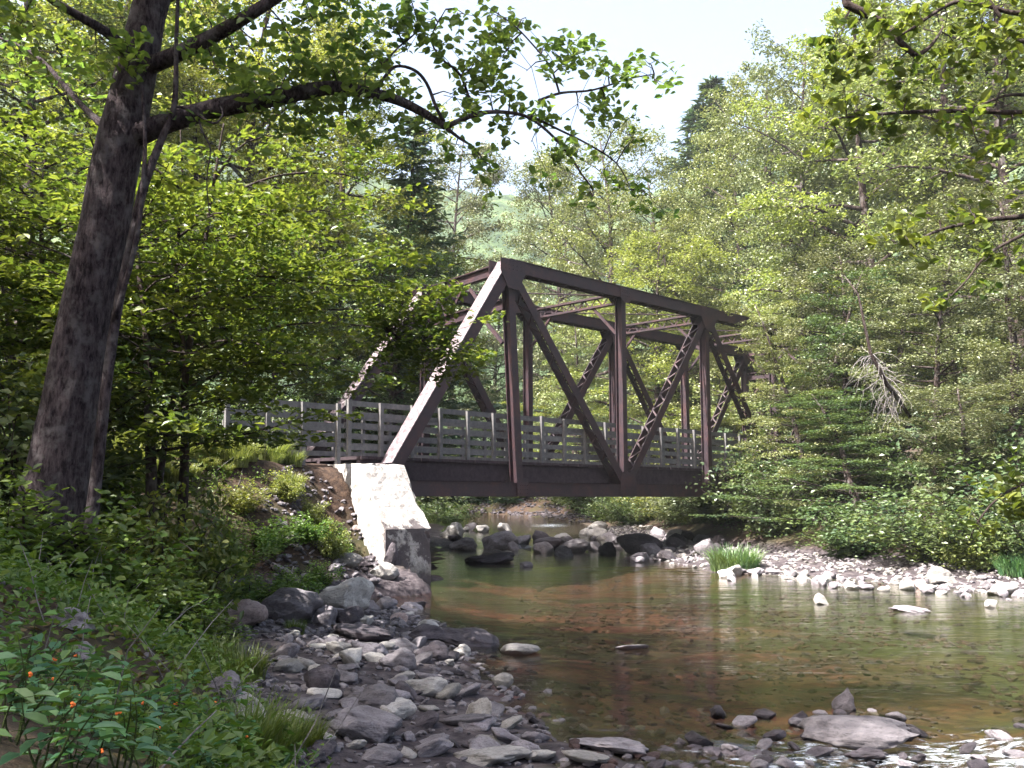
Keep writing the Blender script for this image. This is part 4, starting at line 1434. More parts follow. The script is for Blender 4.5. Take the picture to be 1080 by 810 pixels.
RSPR = [(905, 25, 8.7, .22, 30, r1), (935, 15, 8.7, .26, 40, r1), (925, 55, 8.7, .24, 30, r1), (960, 10, 8.8, .26, 40, r5), (1000, 20, 8.8, .3, 50, r5), (1035, 30, 8.9, .3, 60, r5), (1065, 60, 9, .3, 40, r4),
        (1010, 50, 8.8, .22, 30, r1b), (1060, 5, 8.9, .3, 50, r4), (870, 130, 8.9, .2, 24, r2), (900, 118, 8.9, .25, 36, r2), (930, 130, 8.9, .26, 36, r2), (955, 110, 9, .24, 34, r2), (985, 128, 9, .26, 34, r2),
        (1020, 125, 9, .26, 30, r2), (1050, 110, 9.1, .3, 36, r7), (890, 90, 8.8, .24, 30, r2), (870, 60, 8.7, .2, 22, r1), (885, 45, 8.7, .2, 24, r1), (1030, 150, 9, .24, 24, r2), (1070, 140, 9.1, .28, 30, r2),
        (965, 262, 8.8, .22, 26, r3), (945, 245, 8.8, .2, 22, r3), (990, 232, 8.9, .22, 22, r3), (1025, 225, 8.9, .24, 26, r3), (1055, 215, 9, .26, 26, r3), (1000, 315, 8.7, .2, 22, r6), (1030, 282, 8.7, .2, 22, r6), (1065, 262, 8.8, .24, 26, r6),
        (930, 85, 8.8, .22, 22, r1), (960, 80, 8.8, .22, 22, r1), (1060, 530, 9.6, .24, 34, r8), (1035, 555, 9.6, .22, 30, r8), (1075, 510, 9.6, .24, 30, r8), (1090, 530, 9.6, .25, 40, r8), (1050, 500, 9.6, .2, 20, r8)]
rcl = []
rtw = MB()
grow(RSPR, rcl, rtw, 0.006)
for i in range(30):
    az = rng.uniform(0, 6.28)
    st = P(1200 - i * 1.5, 60 - i * 12, 9.4)
    pts = curve(st, (math.cos(az), math.sin(az), 0.7), rng.uniform(2, 4), 5, rng, 0.1, 0.1)
    rtw.tube(pts, [0.05, 0.04, 0.03, 0.02, 0.012, 0.006], 5, False)
    if pts[-1].x / pts[-1].y < 0.56 and i < 14:
        continue
    for s in np.linspace(0.4, 1, 6):
        spray(rcl, along(pts, s), Vector((rng.normal(0, .5), rng.normal(0, .5), 0)), 0.5, 26, rng, 0.3)
cb = MB()
leaves(cb, np.concatenate(rcl), 0.1, rng, 0.7, 0.8, 'ovate')
crown_build(cb, rtw, M['leaf_under'], M['bark_dark'], ov)

# ------------------------------------------------------------------ shrubs


def shrub_mesh(seed, nst, h, spread, nleaf, ls, mleaf, shape='kite', flat=0.35):
    rng_ = np.random.default_rng(seed)
    sb, cl = MB(), []
    for i in range(nst):
        az = i * 2.4 + rng_.normal(0, 0.3)
        sp = spread * rng_.uniform(0.2, 1)
        ln = h * rng_.uniform(0.6, 1.1)
        pts = curve((rng_.normal(0, .06), rng_.normal(0, .06), -0.05), (math.cos(az) * sp, math.sin(az) * sp, 1), ln, 5, rng_, -0.5, 0.14)
        sb.tube(pts, [0.018, 0.015, 0.012, 0.009, 0.006, 0.003], 4, False)
        for s in np.linspace(0.15, 1, 9):
            q = along(pts, s)
            a2 = rng_.uniform(0, 6.28)
            e = q + Vector((math.cos(a2), math.sin(a2), rng_.normal(0.1, .3))) * rng_.uniform(0.1, 0.38) * h * 0.5
            sb.tube([q, e], [0.006, 0.002], 4, False)
            spray(cl, e, Vector((0, 0, 0)), 0.17 * h, nleaf, rng_, flat)
    cb_ = MB()
    leaves(cb_, np.concatenate(cl), ls, rng_, 0.6, 0.6, shape)
    return sb.mesh('stems', M['bark_dark'], True), cb_.mesh('foliage', mleaf)


sh1 = shrub_mesh(41, 16, 2.0, 0.9, 24, 0.12, M['leaf_pale'])
sh2 = shrub_mesh(42, 18, 2.0, 1.1, 24, 0.11, M['leaf_dark'])
sh3 = shrub_mesh(43, 14, 1.0, 1.0, 20, 0.075, M['leaf_herb'], 'ovate')
SH = {'pale': sh1, 'dark': sh2, 'herb': sh3, 'yellow': (sh1[0], with_mat(sh1[1], M['leaf_yellow'])), 'grey': (sh2[0], with_mat(sh2[1], M['leaf_grey'])),
      'under': (sh3[0], with_mat(sh3[1], M['leaf_under'])), 'lime': (sh3[0], with_mat(sh3[1], M['leaf_yellow']))}
SHRUBS = [  # kind, px, metres ahead, scale xy, scale z, label
    ('yellow', 692, 50, 1.3, 1.0, 'bright sunlit bush on the bank under the middle of the bridge'),
    ('dark', 640, 56, 1.6, 1.1, 'dark bush left of the bright one under the bridge'),
    ('grey', 745, 48, 1.5, 1.0, 'greyish bush right of the bright one under the bridge'),
    ('dark', 800, 41, 1.8, 1.4, 'dark bush in the shade below the right end of the bridge'),
    ('dark', 822, 33.5, 1.6, 1.6, 'dark green bush whose boughs hang past the bridge end'),
    ('dark', 900, 28.4, 1.4, 1.0, 'dark leafy bush above the middle of the gravel bar'),  # right bank bushes: dark leaf colour stands in for overhang shade
    ('dark', 985, 26.0, 1.6, 0.9, 'dark bush behind the white stones on the right bank'),
    ('yellow', 1030, 24.6, 0.9, 0.9, 'bright bush on the far right bank above the stones'),
    ('dark', 1075, 24, 1.6, 1.4, 'big dark bush at the right edge of the picture'),
    ('dark', 1050, 28, 1.6, 1.8, 'tall dark bush between the big one and the stones at right'),
    ('dark', 480, 78, 2.6, 2.0, 'dark thicket upstream beside the wing wall'),
    ('dark', 535, 69.5, 1.8, 1.2, 'dark thicket upstream at the bend under the bridge'),
    ('grey', 600, 66, 2.0, 1.5, 'shaded bush right of the upstream rapids'),
    ('dark', 455, 68, 2.4, 1.7, 'dark bush upstream right beside the wing wall at water level'),
    ('dark', 508, 71.5, 1.8, 1.3, 'dark bush on the bank upstream of the tall rapids boulder'),
    ('dark', 558, 70, 1.7, 1.2, 'dark green bush upstream above the rapids'),
    ('dark', 585, 70, 2.4, 1.5, 'dark bush upstream between the rapids and the bright bush'),
    ('dark', 620, 62, 2.2, 1.5, 'dark bush on the far bank just left of the sunlit bush'),
    ('dark', 470, 60, 1.6, 0.8, 'low dark bush behind the wing wall end under the bridge'),
    ('dark', 735, 43.5, 1.5, 0.9, 'dark low bush on the bank just left of the bright gravel'),
    ('grey', 712, 45.5, 1.3, 0.9, 'greyish low bush behind the big dark block of the rapids'),
    ('dark', 768, 40.5, 1.5, 0.9, 'dark low bush behind the green tussock under the bridge end'),
    ('dark', 662, 50, 1.3, 0.9, 'dark low bush between the rapids and the sunlit bush'),
    ('herb', 338, 22.4, 0.8, 0.7, 'dark bush on the bare slope touching the wing wall'),
    ('herb', 348, 21.6, 0.7, 0.6, 'small dark bush low against the side of the wing wall'),
    ('lime', 255, 20.4, 0.8, 0.7, 'pale weedy bush at the left part of the sunlit mound'),
    ('lime', 300, 21.6, 0.7, 0.75, 'pale weedy bush in the middle of the sunlit mound'),
    ('lime', 328, 22.2, 0.6, 0.7, 'pale weedy bush on the mound close to the wing wall'),
    ('herb', 285, 19.8, 1.0, 0.7, 'dark bush on the slope just below the sunlit mound'),
    ('herb', 318, 20.6, 0.9, 0.6, 'dark low bush on the slope left of the wing wall'),
    ('herb', 245, 18.0, 1.1, 0.8, 'dark bush in the shade left under the sunlit mound'),
    ('under', 205, 12.6, 1.15, 2.1, 'leafy young bush below the forked sapling'),
    ('under', 165, 11.8, 1.2, 1.6, 'bright low bush right of the big trunk'),
    ('herb', 150, 10.5, 1.1, 0.7, 'low dark herb bush at the foot of the big trunk'),
    ('herb', 95, 8.6, 1.2, 0.9, 'shaded herb bush in front of the big trunk'),
    ('herb', 20, 8.2, 1.2, 1.0, 'herb bush at the left edge below the big trunk'),
    ('herb', 205, 11.2, 0.9, 0.5, 'brownish shaded bush on the slope below the saplings'),
    ('herb', 262, 15.5, 1.0, 0.6, 'low bush in the shade under the grassy mound'),
    ('under', 120, 15, 1.6, 2.0, 'bush behind the trunk on the higher bank'),
    ('herb', 302, 18.0, 0.9, 0.6, 'dull bush on the slope before the road bank'),
    ('lime', 349, 20.8, 0.6, 0.8, 'yellowish bush growing against the wing wall'),
    ('herb', 335, 19.6, 0.7, 0.55, 'dark bush on the bank left of the wing wall'),
    ('dark', 30, 13, 1.5, 1.4, 'dark shrub behind the trunk at the left edge'),
    ('dark', 214, 24.0, 1.3, 1.2, 'dark shrub at the end of the board fence'),
]
for kind, px, Y, sx, sz, label in SHRUBS:
    q = P(px, 540, Y)
    put('shrub', SH[kind], label, 'shrub', (q.x, q.y, gh(q.x, q.y)), rt.uniform(0, 6.28), (sx, sx, sz), None, ('stems', 'foliage'))

# grey dead brush on the right bank
db = thing('dead_brush', 'tangle of bare grey dead twigs hanging among the leaves on the right bank', 'dead brush', (0, 0, 0))
mb = MB()
c0 = P(932, 408, 27.0)
for i in range(80):
    st = P(950, 425, 27.8).lerp(P(918, 372, 26.8), rng.uniform(0, 1))
    mb.tube(curve(st, (rng.normal(-0.1, .9), rng.normal(0, .6), rng.normal(-0.2, .5)), rng.uniform(.5, 1.5), 7, rng, -1.6, 0.32), [0.012, 0.01, 0.009, 0.007, 0.006, 0.004, 0.003, 0.002], 4, False)
mb.build('twigs', M['dead_wood'], db)
mb = MB()
g0 = P(955, 520, 28)
mb.tube([P(960, 440, 28.5), P(950, 425, 27.8), P(935, 405, 27.0), P(918, 372, 26.8), P(905, 310, 26.9), P(890, 290, 27)], [0.05, 0.06, 0.06, 0.05, 0.03, 0.012], 8)
mb.build('stem', M['bark_dark'], db, True)

# ------------------------------------------------------------------ grass
def grass_mesh(seed, n, h, spread, mat, w=0.007, arch=0.9):
    g = np.random.default_rng(seed)
    m = MB()
    rad = spread * np.sqrt(g.uniform(0, 1, n))
    an = g.uniform(0, 6.283, n)
    base = np.stack([np.cos(an) * rad, np.sin(an) * rad, np.full(n, -0.05)], 1)
    az = an + g.normal(0, 0.8, n)
    out = np.stack([np.cos(az), np.sin(az), np.zeros(n)], 1)
    sd = np.stack([-np.sin(az), np.cos(az), np.zeros(n)], 1)
    hh = h * g.uniform(0.5, 1.15, n)[:, None]
    ar = arch * g.uniform(0.3, 1.1, n)[:, None]
    rows = []
    for t, ww in ((0, 1), (0.4, 0.9), (0.75, 0.6), (1.0, 0.08)):
        c = base + np.array([0, 0, 1]) * hh * (t - 0.38 * ar * t * t) + out * hh * ar * 0.75 * t * t
        rows += [c - sd * w * ww, c + sd * w * ww]
    V = np.stack(rows, 1)
    i = np.arange(n)[:, None] * 8
    m.add(V.reshape(-1, 3), np.concatenate([i + np.array([[2 * k, 2 * k + 1, 2 * k + 3, 2 * k + 2]]) for k in range(3)]))
    return m.mesh('grass_clump', mat)


ga = grass_mesh(51, 420, 0.5, 0.22, M['grass'])
gb = grass_mesh(52, 520, 0.75, 0.34, M['grass_pale'], 0.009)
gc = grass_mesh(53, 900, 0.62, 0.5, M['grass_teal'], 0.009)


def one(name, me, label, cat, loc, rz, sc, group=None):
    o = bpy.data.objects.new(name, me)
    COL.objects.link(o)
    o.location = loc
    o.rotation_euler = (0, 0, rz)
    o.scale = sc if hasattr(sc, '__len__') else (sc,) * 3
    return tag(o, label, cat, group)


for px, py, s, me, label in [
        (775, 600, 1.35, gc, 'round bright green tussock on the gravel bar below the bridge'),
        (1078, 606, 1.0, gc, 'green tussock at the right edge of the far bank'),
        (258, 716, 0.85, ga, 'grass tuft above the greenish boulder on the near bank'),
        (228, 702, 0.8, ga, 'grass tuft left of the stony shore, behind the herbs'),
        (285, 800, 0.8, ga, 'grass tuft in front of the pale boulder at the bottom'),
        (255, 800, 0.85, ga, 'dense grass tuft at the bottom beside the broad-leaved herbs'),
        (320, 790, 0.6, ga, 'small grass tuft at the edge of the stones near the bottom'),
        (312, 668, 0.5, ga, 'small yellowish grass tuft in front of the sloping mossy boulder')]:
    q = hit(px, py)
    one('grass_tuft', me, label, 'grass tuft', q, rt.uniform(0, 6), s)
for k in range(44):
    a = rng.uniform(-8.0, -2.2)
    b = rng.uniform(-0.45, 1.0) if k < 36 else rng.uniform(-1.0, 0.2)
    q = B(a, b, 0)
    one('weed_clump', gb, 'pale sunlit clump of tall grass on the mound beside the road fence', 'grass clump', (q.x, q.y, gh(q.x, q.y)), rng.uniform(0, 6), rng.uniform(0.35, 1.0), 'grass clumps on the sunlit mound')

# ------------------------------------------------------------------ broad-leaved herbs with orange flowers at lower left


def herb(seed):
    g = np.random.default_rng(seed)
    st, lf, fls = MB(), MB(), []
    for k in range(5):
        az = g.uniform(0, 6.28)
        pts = curve((g.normal(0, .04), g.normal(0, .04), -0.04), (math.cos(az) * .4, math.sin(az) * .4, 1), g.uniform(.3, .55), 5, g, -0.1, 0.12)
        st.tube(pts, [.006, .006, .005, .004, .003, .002], 5, False)
        C, D = [], []
        for s in np.linspace(.45, 1, 6):
            q = along(pts, s)
            a2 = g.uniform(0, 6.28)
            d = Vector((math.cos(a2), math.sin(a2), g.normal(0.05, .1)))
            st.tube([q, q + d * .05], [.002, .0015], 4, False)
            C.append(np.array(q + d * .1))
            D.append(np.array(d))
        leaves(lf, np.array(C), 0.105, g, 0.22, 0.52, 'ovate', dirs=np.array(D))
        if k == 0:
            fl = MB()
            fls.append(fl)
            q = along(pts, .9) + Vector((g.normal(0, .04), g.normal(0, .04), -.02))
            fl.tube([q, q + Vector((.008, .003, -.004)), q + Vector((.016, .004, 0)), q + Vector((.023, .005, .003))], [.002, .006, .008, .003], 7)
            for dz in (-.014, .013):
                fl.tube([q + Vector((.019, .004, 0)), q + Vector((.028, .007, dz * .6))], [.004, .007], 6)
    return (st.mesh('stem', M['stem'], True), lf.mesh('foliage', M['leaf_jewel'])) + tuple(f_.mesh('flower', M['petal'], True) for f_ in fls)


hs = [herb(61), herb(62), herb(63)]
HERBS = [(30, 800), (75, 795), (120, 800), (160, 795), (200, 790), (20, 760), (60, 765), (105, 760), (150, 765), (190, 760), (225, 770), (45, 735), (90, 730), (140, 738), (180, 735), (215, 745),
         (15, 715), (70, 710), (120, 715), (200, 725)]
for k, (px, py) in enumerate(HERBS):
    q = hit(px + rng.uniform(-8, 8), py + 30)
    put('jewelweed_plant', hs[k % 3], 'low broad-leaved herb with small orange flowers at the lower left', 'plant', q, rng.uniform(0, 6.28), rng.uniform(0.45, 0.7),
        'broad-leaved herbs at the lower left', ('stem', 'foliage', 'flower'))

# undergrowth that nobody could count
ub = MB()
cl = []
n = 10500
X = rng.uniform(-13, -1.0, n)
Y = np.where(rng.uniform(0, 1, n) < 0.45, rng.uniform(3.4, 9, n), rng.uniform(4.2, 22, n))
d = np.where(inside(X, Y, BANK_L), seg_dist(X, Y, BANK_L), -1)
dens = vnoise(X, Y, 1.1, 21)
emb = np.exp(-(((X + 6.0) / 2.2) ** 2 + ((Y - 20.5) / 2.2) ** 2))
keep = (d > -0.05) & (rng.uniform(0, 1, n) < np.maximum(np.clip(dens * 1.7 - 0.25, 0.08, 1), np.where(Y < 9, 0.4, emb)))
X, Y = X[keep], Y[keep]
Z = ground_h(X, Y)
for x, y, z, e in zip(X, Y, Z, dens[keep]):
    hh = rng.uniform(0.06, 0.14 + (0.22 if y < 9 else 0.4) * e)
    k = rng.integers(7, 16)
    t = rng.uniform(0.15, 1, k)
    cl.append(np.stack([x + rng.normal(0, .12, k), y + rng.normal(0, .12, k), z + hh * t], 1))
leaves(ub, np.concatenate(cl), 0.062, rng, 0.7, 0.55)
tag(ub.build('undergrowth', M['leaf_herb']), 'low leafy undergrowth covering the shaded left bank', 'undergrowth', kind='stuff')
ub = MB()
cl = []
n = 7000
X = np.where(rng.uniform(0, 1, n) < 0.5, rng.uniform(5, 26, n), rng.uniform(-20, 14, n))
Y = rng.uniform(17, 92, n)
d = np.where(inside(X, Y, BANK_R), seg_dist(X, Y, BANK_R), -1)
dens = vnoise(X, Y, 2.0, 23)
keep = (d > 0.3) & (rng.uniform(0, 1, n) < np.clip(dens * 1.7 - 0.3, 0.05, 1))
X, Y = X[keep], Y[keep]
Z = ground_h(X, Y)
for x, y, z, e in zip(X, Y, Z, dens[keep]):
    k = 12
    cl.append(np.stack([x + rng.normal(0, .25, k), y + rng.normal(0, .25, k), z + rng.uniform(0.05, 0.3 + 0.7 * e, k)], 1))
leaves(ub, np.concatenate(cl), 0.12, rng, 0.7, 0.55)
tag(ub.build('undergrowth', M['leaf_dark']), 'dark leafy undergrowth on the far right bank', 'undergrowth', kind='stuff')

# ------------------------------------------------------------------ rocks
import bmesh


def rock_mesh(seed, sub=3, cuts=7, rough=0.06, flat=1.0):
    g = np.random.default_rng(seed)
    bm = bmesh.new()
    bmesh.ops.create_icosphere(bm, subdivisions=sub, radius=0.5)
    V = np.array([v.co[:] for v in bm.verts])
    for _ in range(cuts):          # broken faces
        nn = unit(g.normal(0, 1, (1, 3)))[0]
        dd = g.uniform(0.24, 0.42)
        s = V @ nn
        over = np.maximum(s - dd, 0)
        V = V - nn[None, :] * (over * 0.88)[:, None]
    r = V / np.maximum(np.linalg.norm(V, axis=1, keepdims=True), 1e-6)
    V = V + r * (rough * (vnoise(V[:, 0] * 1.0 + V[:, 2] * 0.7, V[:, 1] + V[:, 2] * 0.6, 0.22, seed) - 0.5))[:, None]
    V = V + r * (rough * 0.5 * (vnoise(V[:, 0] - V[:, 2] * 0.8, V[:, 1] + V[:, 2], 0.09, seed + 3) - 0.5))[:, None]
    lo, hi_ = V.min(0), V.max(0)
    V = (V - (lo + hi_) / 2) / (hi_ - lo)
    F = np.array([[v.index for v in f.verts] for f in bm.faces])
    bm.free()
    return V, F


ROCKS = [rock_mesh(100 + i, 4 if i < 8 else 3, 5 + i % 5, 0.12) for i in range(14)]
V_, F_ = rock_mesh(131, 4, 6, 0.1)
V_ = V_.copy()
V_[:, :2] *= np.clip(1.15 - 0.95 * (V_[:, 2:3] + 0.5), 0.12, 1.1)
V_[:, 0] += 0.12 * (V_[:, 2] + 0.5)
ROCKS.append((V_, F_))


def rock_me(i, mat, name='rock'):
    m = MB()
    m.add(ROCKS[i][0], None, ROCKS[i][1])
    return m.mesh(name, M[mat], True)


RM = {(i, k): rock_me(i, k) for i in range(15) for k in ('rock', 'rock_dark', 'rock_pale', 'rock_pink')}
for me in RM.values():
    try:
        me.set_sharp_from_angle(angle=math.radians(38))
    except Exception:
        pass


def place_rock(px, py, w, h, mat, label, name='boulder', i=None, deep=0.9, sink=0.18, tilt=0.12, group=None, rz=None):
    """rock whose picture box is centred on px, py and w x h pixels"""
    base = hit(px, py + h * 0.42)
    k = base.y / FPX
    W = w * k
    dep = (EYE - base.z) / base.y
    H = max(h * k - 0.5 * W * deep * 0.8 * dep, 0.4 * h * k)
    i = int(rng.integers(0, 8)) if i is None else i
    o = bpy.data.objects.new(name, RM[(i, mat)])
    COL.objects.link(o)
    H2 = H / (1 - sink)
    D = max(W * deep * 0.8, H * 0.8)
    o.scale = (W * 1.04, D, H2)
    o.location = (base.x, base.y + D * 0.4, base.z + H2 * (0.5 - sink))
    o.rotation_euler = (rng.normal(0, tilt), rng.normal(0, tilt), rng.normal(0, 0.25) if rz is None else rz)
    return tag(o, label, 'rock', group)


KEY = [
    (243, 651, 68, 30, 'rock_pink', 'long pinkish boulder with a sunlit top on the near bank'),
    (300, 640, 70, 38, 'rock', 'sloping mossy grey boulder between the pinkish one and the dark one'),
    (249, 622, 26, 20, 'rock_dark', 'small dark slab stacked on the bank above the pinkish boulder'),
    (357, 632, 64, 34, 'rock_pale', 'grey boulder with a broad pale top just left of the wing wall foot'),
    (366, 652, 32, 20, 'rock_dark', 'dark rock leaning before the pale-topped boulder'),
    (346, 612, 22, 11, 'rock_pink', 'small pinkish rock behind the pale-topped boulder'),
    (405, 604, 30, 18, 'rock_pale', 'white sunlit rock at the water edge under the wing wall'),
    (368, 592, 28, 16, 'rock_pale', 'sunlit rock on the bank against the wing wall'),
    (411, 586, 15, 24, 'rock_dark', 'upright dark brown rock standing before the wing wall'),
    (388, 596, 32, 14, 'rock_dark', 'low dark rock between two sunlit ones under the wing wall'),
    (377, 669, 68, 18, 'rock_dark', 'long low dark slab on the shore below the pale-topped boulder'),
    (341, 652, 24, 22, 'rock', 'rounded grey rock right of the mossy boulder'),
    (233, 726, 36, 30, 'rock', 'greenish grey boulder among the grass at lower left'),
    (256, 747, 42, 28, 'rock_pale', 'pale rough boulder with grass before it at lower left'),
    (300, 690, 28, 18, 'rock', 'grey rock at the left edge of the stony shore'),
    (385, 688, 34, 18, 'rock', 'striped grey rock in the middle of the stony shore'),
    (418, 698, 38, 22, 'rock', 'broad grey rock with dark spots right of the striped one'),
    (336, 720, 38, 30, 'rock_dark', 'big dark rock in the middle left of the stony shore'),
    (387, 741, 66, 32, 'rock', 'large flat grey rock below the middle of the stony shore'),
    (412, 752, 50, 24, 'rock_pale', 'pale-topped humped rock right of the large flat grey one'),
    (382, 769, 72, 36, 'rock', 'large wedge with bluish top and dark front near the bottom'),
    (490, 763, 56, 15, 'rock', 'long purplish grey rock near the bottom of the shore'),
    (517, 784, 32, 11, 'rock_pale', 'flat whitish stone below the long purplish rock'),
    (530, 720, 22, 16, 'rock_pale', 'small pale stone standing at the water edge'),
    (455, 688, 34, 20, 'rock_dark', 'round dark rock at the water edge above the middle shore'),
    (449, 727, 44, 20, 'rock_pale', 'jagged pale rock in the right part of the shore'),
    (490, 674, 76, 22, 'rock_dark', 'long wet dark ledge lying in the shallow water'),
    (450, 668, 40, 18, 'rock_dark', 'wet dark rock left of the long ledge'),
    (550, 687, 42, 14, 'rock_pale', 'flat white rock alone in the shallows'),
    (521, 801, 78, 22, 'rock_pale', 'speckled pale ledge at the bottom of the picture'),
    (552, 790, 36, 18, 'rock', 'grey rock right of the speckled ledge'),
    (400, 800, 44, 18, 'rock', 'grey rock at the bottom edge left of the speckled ledge'),
    (645, 789, 82, 20, 'rock', 'long purplish slab lying in the water at the bottom'),
    (617, 803, 50, 14, 'rock_pale', 'pale slab at the bottom edge before the purplish one'),
    (668, 684, 34, 6, 'rock', 'thin flat stone just breaking the water in midstream'),
    (917, 777, 118, 38, 'rock', 'biggest flat boulder in the riffle at lower right'),
    (892, 741, 32, 26, 'rock_dark', 'dark pointed rock standing behind the biggest flat boulder'),
    (845, 758, 24, 13, 'rock_dark', 'small dark rock left of the dark pointed one'),
    (808, 755, 22, 10, 'rock_dark', 'low dark rock farthest left in the riffle'),
    (915, 797, 40, 14, 'rock_dark', 'dark wet rock below the biggest flat boulder'),
    (867, 633, 14, 13, 'rock_pale', 'white stone alone in the water before the gravel bar'),
    (964, 643, 40, 9, 'rock', 'low flat rock in the water before the right stones'),
    (1047, 638, 13, 10, 'rock_pale', 'small white stone in the water at the right edge'),
    (997, 609, 32, 19, 'rock_pale', 'largest white stone on the right gravel bar'),
    (1062, 623, 36, 13, 'rock_pale', 'long white stone at the right end of the gravel bar'),
    (488, 575, 30, 14, 'rock', 'bluish grey rock at the left of the rapids'),
    (527, 572, 38, 19, 'rock', 'tall grey boulder in the rapids under the bridge'),
    (579, 574, 32, 14, 'rock_dark', 'dark boulder right of the tall grey one in the rapids'),
    (607, 577, 32, 14, 'rock', 'grey boulder right of the dark one in the rapids'),
    (518, 590, 56, 12, 'rock_dark', 'long low dark ledge at the foot of the rapids'),
    (676, 576, 48, 22, 'rock_dark', 'big dark square block beside the rapids'),
    (712, 567, 18, 14, 'rock_pale', 'pale rock right of the big dark block'),
    (641, 572, 20, 13, 'rock_pale', 'pale rock left of the big dark block'),
    (555, 596, 14, 7, 'rock', 'small bluish rock in the water below the rapids'),
    (673, 591, 16, 7, 'rock', 'small grey rock in the water before the big dark block'),
    (630, 556, 24, 10, 'rock_pale', 'pale rock at the upstream edge of the rapids'),
    (70, 655, 46, 22, 'rock', 'grey rock showing through the herbs at the far left'),
    (85, 690, 30, 20, 'rock', 'grey rock half hidden by herbs left of the grass tufts'),
]
for k, (px, py, w, h, mat, label) in enumerate(KEY):
    place_rock(px, py, w, h, mat, label, 'boulder' if w > 24 else 'rock', 14 if 'pointed' in label else None, **({'tilt': 0.03} if 'pointed' in label else {}))

# driftwood on the bank
dw = thing('driftwood', 'short grey driftwood log lying on the stones of the left bank', 'driftwood', (0, 0, 0))
a_, c_ = hit(288, 604), hit(322, 622)
mb = MB()
pts = smooth_path([a_ + Vector((0, 0, .1)), a_.lerp(c_, .35) + Vector((0, .03, .13)), a_.lerp(c_, .7) + Vector((0, -.02, .1)), c_ + Vector((0, 0, .07))])
mb.tube(pts, list(np.linspace(.07, .045, len(pts))), 9)
mb.tube([pts[6], pts[6] + Vector((.05, .05, .16))], [.025, .012], 6)
mb.build('log', M['dead_wood'], dw, True)

# the smaller stones one can still count
CN = 0
taken = []


def small(px, py, wpx, ratio, mat, label, group, mx=8):
    base = hit(px, py)
    for t in taken:
        if (t[0] - base.x) ** 2 + (t[1] - base.y) ** 2 < (0.4 * (t[2] + wpx * base.y / FPX)) ** 2:
            return False
    W = wpx * base.y / FPX
    taken.append((base.x, base.y, W))
    o = bpy.data.objects.new('cobble', RM[(int(rng.integers(0, 14)), mat)])
    COL.objects.link(o)
    H = W * ratio
    o.scale = (W, W * rng.uniform(0.6, 1.0), H)
    o.location = (base.x, base.y, base.z + H * 0.25)
    o.rotation_euler = (rng.normal(0, .25), rng.normal(0, .25), rng.uniform(0, 6.28))
    tag(o, label, 'stone', group)
    return True


LBL = {'rock': 'grey', 'rock_dark': 'dark', 'rock_pale': 'pale', 'rock_pink': 'pinkish'}
count = 0
tries = 0
while count < 98 and tries < 3000:
    tries += 1
    py = rng.uniform(640, 806)
    f = (py - 640) / 166
    lo_ = 300 - 10 * f
    hi_ = 440 + 150 * f
    px = rng.uniform(lo_, hi_)
    mat = rng.choice(['rock', 'rock', 'rock_dark', 'rock_pale', 'rock', 'rock_pink'], p=[.24, .16, .1, .33, .12, .05])
    w = rng.uniform(17, 46) * (0.7 + 0.45 * f)
    if small(px, py, w, rng.uniform(.3, .52), mat, LBL[mat] + ' cobble lying among others on the near stony shore', LBL[mat] + ' cobbles of the near stony shore'):
        count += 1
count = 0
tries = 0
while count < 52 and tries < 2000:
    tries += 1
    px = rng.uniform(762, 1078)
    base = 600 + (px - 762) * 0.062
    py = base + rng.uniform(3, 15)
    if 800 < px < 930:
        py = base + rng.uniform(2, 14)
    mat = rng.choice(['rock_pale', 'rock', 'rock_pink'], p=[.48, .44, .08])
    if small(px, py, rng.uniform(7, 19), rng.uniform(.4, .8), mat, LBL[mat] + ' sunlit stone lying among others on the gravel bar across the stream', LBL[mat] + ' stones of the gravel bar'):
        count += 1
count = 0
tries = 0
while count < 52 and tries < 1500:
    tries += 1
    px = rng.uniform(474, 760)
    py = rng.uniform(562, 592) + (px - 600) * 0.03
    mat = rng.choice(['rock', 'rock_dark', 'rock_pale'], p=[.45, .35, .2])
    if small(px, py, rng.uniform(9, 30), rng.uniform(.4, .75), mat, LBL[mat] + ' stone lying among others in the rapids under the bridge', LBL[mat] + ' stones of the rapids'):
        count += 1
count = 0
tries = 0
while count < 16 and tries < 600:
    tries += 1
    px = rng.uniform(285, 400)
    py = rng.uniform(555, 620)
    mat = rng.choice(['rock', 'rock_dark', 'rock_pale', 'rock_pink'], p=[.4, .25, .25, .1])
    if small(px, py, rng.uniform(9, 20), rng.uniform(.35, .6), mat, LBL[mat] + ' stone lying among others on the bank left of the wing wall', LBL[mat] + ' stones left of the wing wall'):
        count += 1

count = 0
tries = 0
while count < 44 and tries < 1200:
    tries += 1
    px = rng.uniform(690, 1085)
    py = rng.uniform(752, 812)
    mat = rng.choice(['rock', 'rock_dark'], p=[.3, .7])
    if small(px, py, rng.uniform(12, 34), rng.uniform(.3, .5), mat, LBL[mat] + ' wet stone lying among others in the riffle at the lower right', LBL[mat] + ' wet stones of the riffle'):
        count += 1

# gravel
small_rock = rock_mesh(300, 1, 4, 0.1)


